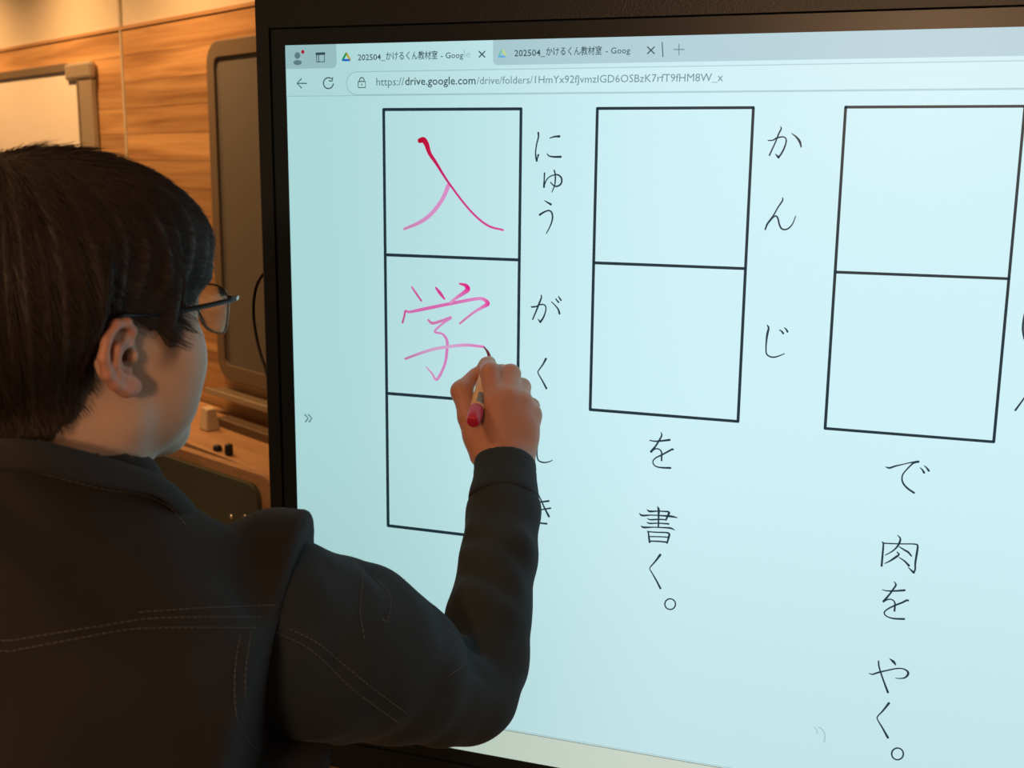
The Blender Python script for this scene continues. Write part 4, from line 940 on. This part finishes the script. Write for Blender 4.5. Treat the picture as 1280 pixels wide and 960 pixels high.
# ----- glasses (worn, but a thing of their own)
M['glasses_frame'] = plain('glasses_frame', (0.02, 0.022, 0.03), 0.3, 0.5)
M['rim_metal'] = plain('rim_metal', (0.35, 0.27, 0.20), 0.25, 1.0)
M['hinge_metal'] = plain('hinge_metal', (0.6, 0.65, 0.66), 0.3, 1.0)
mt, nt, b = new_mat('lens'); b.inputs['Transmission Weight'].default_value = 1.0; b.inputs['Roughness'].default_value = 0.0
b.inputs['IOR'].default_value = 1.12; b.inputs['Base Color'].default_value = (0.93, 0.95, 0.95, 1); M['lens'] = mt
gw = lambda *p: Vector(h2w([p])[0])
gls = thing('glasses', 'thin-rimmed spectacles with dark temples worn by the man', 'glasses', gw(0, 0.11, 0.012))
LY, LZ = 0.116, 0.014
for s in (-1, 1):
    out = [(0.066, 0.015), (0.058, 0.021), (0.042, 0.0235), (0.024, 0.022), (0.011, 0.016), (0.0095, 0.003), (0.015, -0.012), (0.026, -0.0185), (0.042, -0.0195), (0.053, -0.016), (0.060, -0.005), (0.064, 0.006)]
    def lp(q, dy=0.0): return gw(s*q[0], LY+dy-0.006*(max(0, q[0]-0.01)/0.056)**2, LZ+q[1])
    loop = cr(out+[out[0]], 4); V, F = tube_geo([lp(q) for q in loop], 0.0010, 6, False)
    obj('rim', mesh_from(V, F, True), M['rim_metal'], gls)
    nL = len(loop)-1; V = [lp(q, 0.0006) for q in loop[:-1]]+[lp(q, -0.0006) for q in loop[:-1]]
    V += [lp((0.038, 0.002), 0.0006), lp((0.038, 0.002), -0.0006)]
    F = [(k_, (k_+1) % nL, 2*nL) for k_ in range(nL)]+[(nL+(k_+1) % nL, nL+k_, 2*nL+1) for k_ in range(nL)]
    obj('lens', mesh_from(V, F, True), M['lens'], gls)
    h0 = lp((0.066, 0.015)); h1 = gw(s*0.0735, LY-0.006, LZ+0.014)
    tube('hinge', [h0, gw(s*0.0725, LY-0.002, LZ+0.0145), h1], 0.0022, M['hinge_metal'], gls, 8)
    tp = cr([h1, gw(s*0.0775, 0.085, LZ+0.0135), gw(s*0.080, 0.05, LZ+0.0135), gw(s*0.0805, 0.015, LZ+0.0155), gw(s*0.083, -0.004, LZ+0.018), gw(s*0.084, -0.018, LZ+0.008), gw(s*0.082, -0.030, LZ-0.010)], 5)
    V, F = tube_geo(tp, 0.0022, 8)
    me = mesh_from(V, F, True); obj('temple', me, M['glasses_frame'], gls)
    tube('nose_pad', [gw(s*0.010, LY-0.006, LZ-0.002), gw(s*0.0125, LY-0.008, LZ-0.010)], 0.0022, M['trim_plastic'], gls, 8)
tube('bridge', cr([gw(-0.0105, LY, LZ+0.010), gw(0, LY+0.002, LZ+0.013), gw(0.0105, LY, LZ+0.010)], 5), 0.0011, M['rim_metal'], gls, 8)

# ----- pen
pen = thing('stylus_pen', 'fat wooden-coloured marker stylus with a red end cap held in the writing hand', 'pen', tuple(TIP))
M['pen_barrel'] = plain('pen_barrel', (0.74, 0.50, 0.30), 0.45, noise=0.06, nscale=60)
M['pen_red'] = plain('pen_red', (0.55, 0.018, 0.055), 0.4); M['pen_nib'] = plain('pen_nib', (0.30, 0.01, 0.04), 0.5)
M['pen_label'] = plain('pen_label', (0.22, 0.17, 0.14), 0.5)
ax = (PEN_END-NIBB); LP = ax.length; ax.normalize(); print('pen length', LP)
def lathe(name, prof, mat, n=24):
    V, F = tube_geo([NIBB+ax*p[0] for p in prof], [p[1] for p in prof], n); return obj(name, mesh_from(V, F, True), mat, pen)
nb_ = cr([TIP, TIP.lerp(NIBB, 0.45)+Vector((0.0012, 0, 0.0006)), NIBB, NIBB+ax*0.006], 5)
tube('nib', nb_, list(np.linspace(0.0008, 0.0034, len(nb_))), M['pen_nib'], pen, 12)
lathe('cone', [(-0.001, 0.0036), (0.004, 0.0048), (0.014, 0.0068), (0.016, 0.0070)], M['pen_barrel'])
lathe('barrel', [(0.015, 0.0072), (0.02, 0.0080), (0.05, 0.0083), (LP-0.027, 0.0083)], M['pen_barrel'])
lathe('end_cap', [(LP-0.028, 0.0084), (LP-0.026, 0.0088), (LP-0.012, 0.0086), (LP-0.003, 0.0078), (LP-0.0005, 0.0066), (LP, 0.0055)], M['pen_red'])
# printed strip on the barrel
c0 = ax.orthogonal().normalized(); toc = (CAM-NIBB); toc = (toc-ax*toc.dot(ax)).normalized(); sd = ax.cross(toc)
V = []; F = []
for i in range(5):
    for j in range(7):
        a = math.radians(-38+11*j-10); V.append(NIBB+ax*(LP-0.052+0.020*i/4)+(toc*math.cos(a)+sd*math.sin(a))*0.00855)
for i in range(4):
    for j in range(6): F.append((i*7+j, i*7+j+1, (i+1)*7+j+1, (i+1)*7+j))
obj('label_strip', mesh_from(V, F, True), M['pen_label'], pen)
# ------------------------------------------------------------------ clothes
def denim(name, col, sc=1.0):
    mt, nt, b = new_mat(name); N = nt.nodes.new; L = nt.links.new
    tc = N('ShaderNodeTexCoord'); n1 = N('ShaderNodeTexNoise'); n1.inputs['Scale'].default_value = 9; n1.inputs['Detail'].default_value = 6
    L(tc.outputs['Object'], n1.inputs['Vector'])
    n2 = N('ShaderNodeTexNoise'); n2.inputs['Scale'].default_value = 900*sc; n2.inputs['Detail'].default_value = 2; L(tc.outputs['Object'], n2.inputs['Vector'])
    mx = N('ShaderNodeMix'); mx.data_type = 'RGBA'; mx.inputs[6].default_value = (*[c*0.75 for c in col], 1); mx.inputs[7].default_value = (*[c*1.3 for c in col], 1)
    L(n1.outputs['Fac'], mx.inputs[0]); L(mx.outputs[2], b.inputs['Base Color'])
    wv = N('ShaderNodeTexWave'); wv.bands_direction = 'DIAGONAL'; wv.inputs['Scale'].default_value = 420*sc; wv.inputs['Distortion'].default_value = 1.5; L(tc.outputs['Object'], wv.inputs['Vector'])
    ad = N('ShaderNodeMath'); ad.operation = 'ADD'; L(n2.outputs['Fac'], ad.inputs[0]); L(wv.outputs['Fac'], ad.inputs[1])
    bp = N('ShaderNodeBump'); bp.inputs['Strength'].default_value = 0.22; bp.inputs['Distance'].default_value = 0.0008
    L(ad.outputs[0], bp.inputs['Height']); L(bp.outputs[0], b.inputs['Normal'])
    b.inputs['Roughness'].default_value = 0.9; b.inputs['Specular IOR Level'].default_value = 0.2
    b.inputs['Sheen Weight'].default_value = 0.08; b.inputs['Sheen Roughness'].default_value = 0.5
    b.inputs['Sheen Tint'].default_value = (0.6, 0.6, 0.65, 1)
    return mt
M['sleeve'] = denim('black_denim_sleeve_haze_tint', (0.026, 0.034, 0.041)); M['jacket'] = denim('black_denim', (0.026, 0.024, 0.024)); M['cuff'] = denim('black_denim_cuff_haze_tint', (0.025, 0.034, 0.042))  # sleeve and cuff: same black denim, tinted blue for haze and screen light
M['thread'] = plain('thread', (0.13, 0.125, 0.12), 0.8); M['trouser'] = denim('dark_trouser_cloth', (0.03, 0.03, 0.035)); M['shoe'] = plain('shoe', (0.02, 0.02, 0.02), 0.5)
M['shirt'] = plain('shirt', (0.02, 0.02, 0.024), 0.9)
# torso of the jacket
g = Grid((TN.x-0.30, TN.y-0.24, ZS-0.70), (TN.x+0.30, TN.y+0.24, ZS+0.08), 0.0045)
F = jacket_sdf((g.X, g.Y, g.Z)); V, Q = surf_nets(F, g.lo, g.h); V = relax(V, Q, 1)
jk = obj('jacket', quads_mesh(V, Q), M['jacket'], person); BJ = BVHTree.FromPolygons(V.tolist(), Q.tolist()); del g, F
c0 = np.array(at(500, 760, 1.10))
g = Grid(c0-np.array((0.28, 0.28, 0.20)), c0+np.array((0.20, 0.26, 0.23)), 0.0035)
F, n_, c = sleeve_sdf((g.X, g.Y, g.Z))
side_ = (g.X-c.x)*n_.x+(g.Y-c.y)*n_.y+(g.Z-c.z)*n_.z
cut = n_.dot(Vector(A(629, 624, 1.27))-c)
Fs = smax(F, side_-cut, 0.003); V, Q = surf_nets(Fs, g.lo, g.h); V = relax(V, Q, 1)
sl = obj('sleeve', quads_mesh(V, Q), M['sleeve'], jk)
BS = BVHTree.FromPolygons(V.tolist(), Q.tolist()); del F, Fs, side_, g
c1 = np.array(at(632, 600, 1.28)); g = Grid(c1-0.075, c1+0.075, 0.0022); P = (g.X, g.Y, g.Z)
F = s_chain(P, [A(628, 655, 1.255), A(630, 625, 1.270), A(633, 565, 1.312)], [0.0385, 0.0370, 0.0345], 0.01)
sd_ = (g.X-c.x)*n_.x+(g.Y-c.y)*n_.y+(g.Z-c.z)*n_.z
F = smax(F, sd_, 0.002); F = smax(F, (cut-0.004)-sd_, 0.002); F = smax(F, -s_cap(P, A(628, 640, 1.262), A(634, 545, 1.325), 0.031, 0.031), 0.002)
F = F+0.0012*ns(P, 90)+0.0006*np.exp(-((sd_+0.012)/0.0015)**2)
V, Q = surf_nets(F, g.lo, g.h)
cf = obj('cuff', quads_mesh(V, Q), M['cuff'], jk); del g, F
# left sleeve, hidden behind the body
g = Grid((TN.x-0.34, TN.y-0.12, ZS-0.66), (TN.x-0.08, TN.y+0.18, ZS+0.02), 0.008); P = (g.X, g.Y, g.Z)
F = s_chain(P, [T(-0.175, 0, ZS-0.10), T(-0.215, 0.0, ZS-0.37), T(-0.20, 0.05, ZS-0.60)], [0.070, 0.058, 0.042], 0.02)+0.002*ns(P, 40)
V, Q = surf_nets(F, g.lo, g.h); o = obj('sleeve', quads_mesh(V, Q), M['jacket'], jk)
# collar: a folded band round the neck, high at the back and falling to the chest
def band(name, pts, th, mat, parent, out):
    # pts: list of (top point, bottom point); swept as a thick, softly rolled sheet
    n = len(pts); V = []; m_ = 12
    for i, (a, b_) in enumerate(pts):
        a = Vector(a); b_ = Vector(b_); d = b_-a; tg = (Vector(pts[min(i+1, n-1)][0])-Vector(pts[max(i-1, 0)][0])).normalized()
        nn = tg.cross(d).normalized()
        if nn.dot(Vector(out[i])) < 0: nn = -nn
        for k_ in range(m_):
            t = 2*math.pi*k_/m_; u = 0.5-0.5*math.cos(t); V.append(a+d*u+nn*(th*0.5*math.sin(t)+0.003*math.sin(math.pi*u)))
    F = [(i*m_+k_, i*m_+(k_+1) % m_, (i+1)*m_+(k_+1) % m_, (i+1)*m_+k_) for i in range(n-1) for k_ in range(m_)]
    F += [tuple(range(m_)), tuple((n-1)*m_+k_ for k_ in range(m_-1, -1, -1))]
    me = mesh_from(V, F, True); o = obj(name, me, mat, parent); return o
cp = []; outs = []
prof = [(-180, 0.078, 0.020, -0.030), (-150, 0.082, 0.022, -0.028), (-110, 0.086, 0.018, -0.030)]
ctrl = [  # (top, bottom) of the collar as it comes round from the nape to the chest on the right
    (T(-0.035, 0.095, ZS-0.050), T(-0.050, 0.115, ZS-0.085)), (T(-0.068, 0.060, ZS-0.010), T(-0.092, 0.070, ZS-0.045)), (T(-0.080, 0.005, ZS+0.012), T(-0.105, 0.0, ZS-0.022)), (T(-0.066, -0.046, ZS+0.022), T(-0.082, -0.062, ZS-0.012)), (A(-60, 558, 0.80), A(-70, 600, 0.775)), (A(20, 548, 0.795), A(15, 588, 0.765)), (A(90, 560, 0.815), A(85, 600, 0.780)), (A(150, 577, 0.845), A(148, 612, 0.815)),
    (A(194, 592, 0.880), A(194, 620, 0.850)), (A(226, 614, 0.915), A(222, 642, 0.880)), (A(250, 643, 0.955), A(244, 668, 0.915)), (A(270, 670, 0.99), A(264, 690, 0.95))]
tops = cr([c_[0] for c_ in ctrl], 6); bots = cr([c_[1] for c_ in ctrl], 6)
band('collar', list(zip(tops, bots)), 0.005, M['jacket'], jk, [Vector(b_)-NECK_W for b_ in bots])
# stitching: pairs of thread lines laid on the cloth, made of short dashes
def stitch(lines, bvh, parent, name='stitching', r=0.00034, dash=0.0032, gap=0.0014):
    V = []; F = []
    for ln in lines:
        pts = cr(ln, 10); W_ = []
        for u, v in pts:
            d = ray(u, v).normalized(); h = bvh.ray_cast(CAM, d)
            if h[0] is not None: W_.append(h[0]+(CAM-h[0]).normalized()*0.0006)
        if len(W_) < 2: continue
        cum = [0]
        for i in range(1, len(W_)): cum.append(cum[-1]+(W_[i]-W_[i-1]).length)
        s = 0
        while s+dash < cum[-1]:
            q = []
            for t in (s, s+dash):
                i = max(1, int(np.searchsorted(cum, t))); f = (t-cum[i-1])/max(cum[i]-cum[i-1], 1e-9); q.append(W_[i-1].lerp(W_[i], f))
            v_, f_ = tube_geo(q, r, 4); b0 = len(V); V += v_; F += [tuple(a+b0 for a in ff) for ff in f_]; s += dash+gap
    if V:
        o = obj(name, mesh_from(V, F), M['thread'], parent); o['kind'] = 'stuff'
stitch([[(-220,770),(-90,790),(0,800.6),(46,795),(115,784),(183,773.6),(252,771),(330,771)], [(-220,783),(-90,803),(0,813.5),(27,811),(92,799),(151,788),(206,784.6),(321,784.6)], [(174,765),(250,760),(348,756)],
        [(300,793),(293.5,841),(296,896),(312,928),(325,939)], [(314,790),(307,841),(309,891),(321,919)],
        [(0,582),(46,591),(128,611),(180,619),(212,634),(234,658)], [(377,684),(366,726),(350,767),(339,804),(341,864)]], BJ, jk)
stitch([[(345,790),(389,813),(444,864),(500,905)], [(362,786),(400,806),(455,852),(510,893)], [(468,720),(488,746),(484,776),(474,770)], [(455,712),(450,760),(456,800)], [(548,778),(575,800),(582,828),(560,845)]], BS, jk)
# trousers and shoes
g = Grid((TN.x-0.30, TN.y-0.22, 0.05), (TN.x+0.30, TN.y+0.24, ZS-0.50), 0.010); P = (g.X, g.Y, g.Z)
F = s_ell(P, T(0, 0, ZS-0.64), (0.175, 0.125, 0.12))
for s in (-1, 1): F = smin(F, s_chain(P, [T(s*0.09, 0, ZS-0.68), T(s*0.11, 0.01, ZS-1.0), T(s*0.12, 0, 0.11)], [0.095, 0.075, 0.062], 0.02), 0.02)
F = F+0.003*ns(P, 30); V, Q = surf_nets(F, g.lo, g.h); obj('trousers', quads_mesh(V, Q), M['trouser'], person)
for s in (-1, 1):
    g = Grid((TN.x-0.30, TN.y-0.25, -0.02), (TN.x+0.30, TN.y+0.32, 0.16), 0.006); P = (g.X, g.Y, g.Z)
    F = s_chain(P, [T(s*0.12, -0.05, 0.042), T(s*0.125, 0.06, 0.040), T(s*0.14, 0.16, 0.034)], [0.040, 0.043, 0.036], 0.02)
    F = smin(F, s_cap(P, T(s*0.12, -0.01, 0.06), T(s*0.12, -0.01, 0.12), 0.045, 0.04), 0.03); F = smax(F, -P[2], 0.004)
    V, Q = surf_nets(F, g.lo, g.h); obj('shoe', quads_mesh(V, Q), M['shoe'], person)
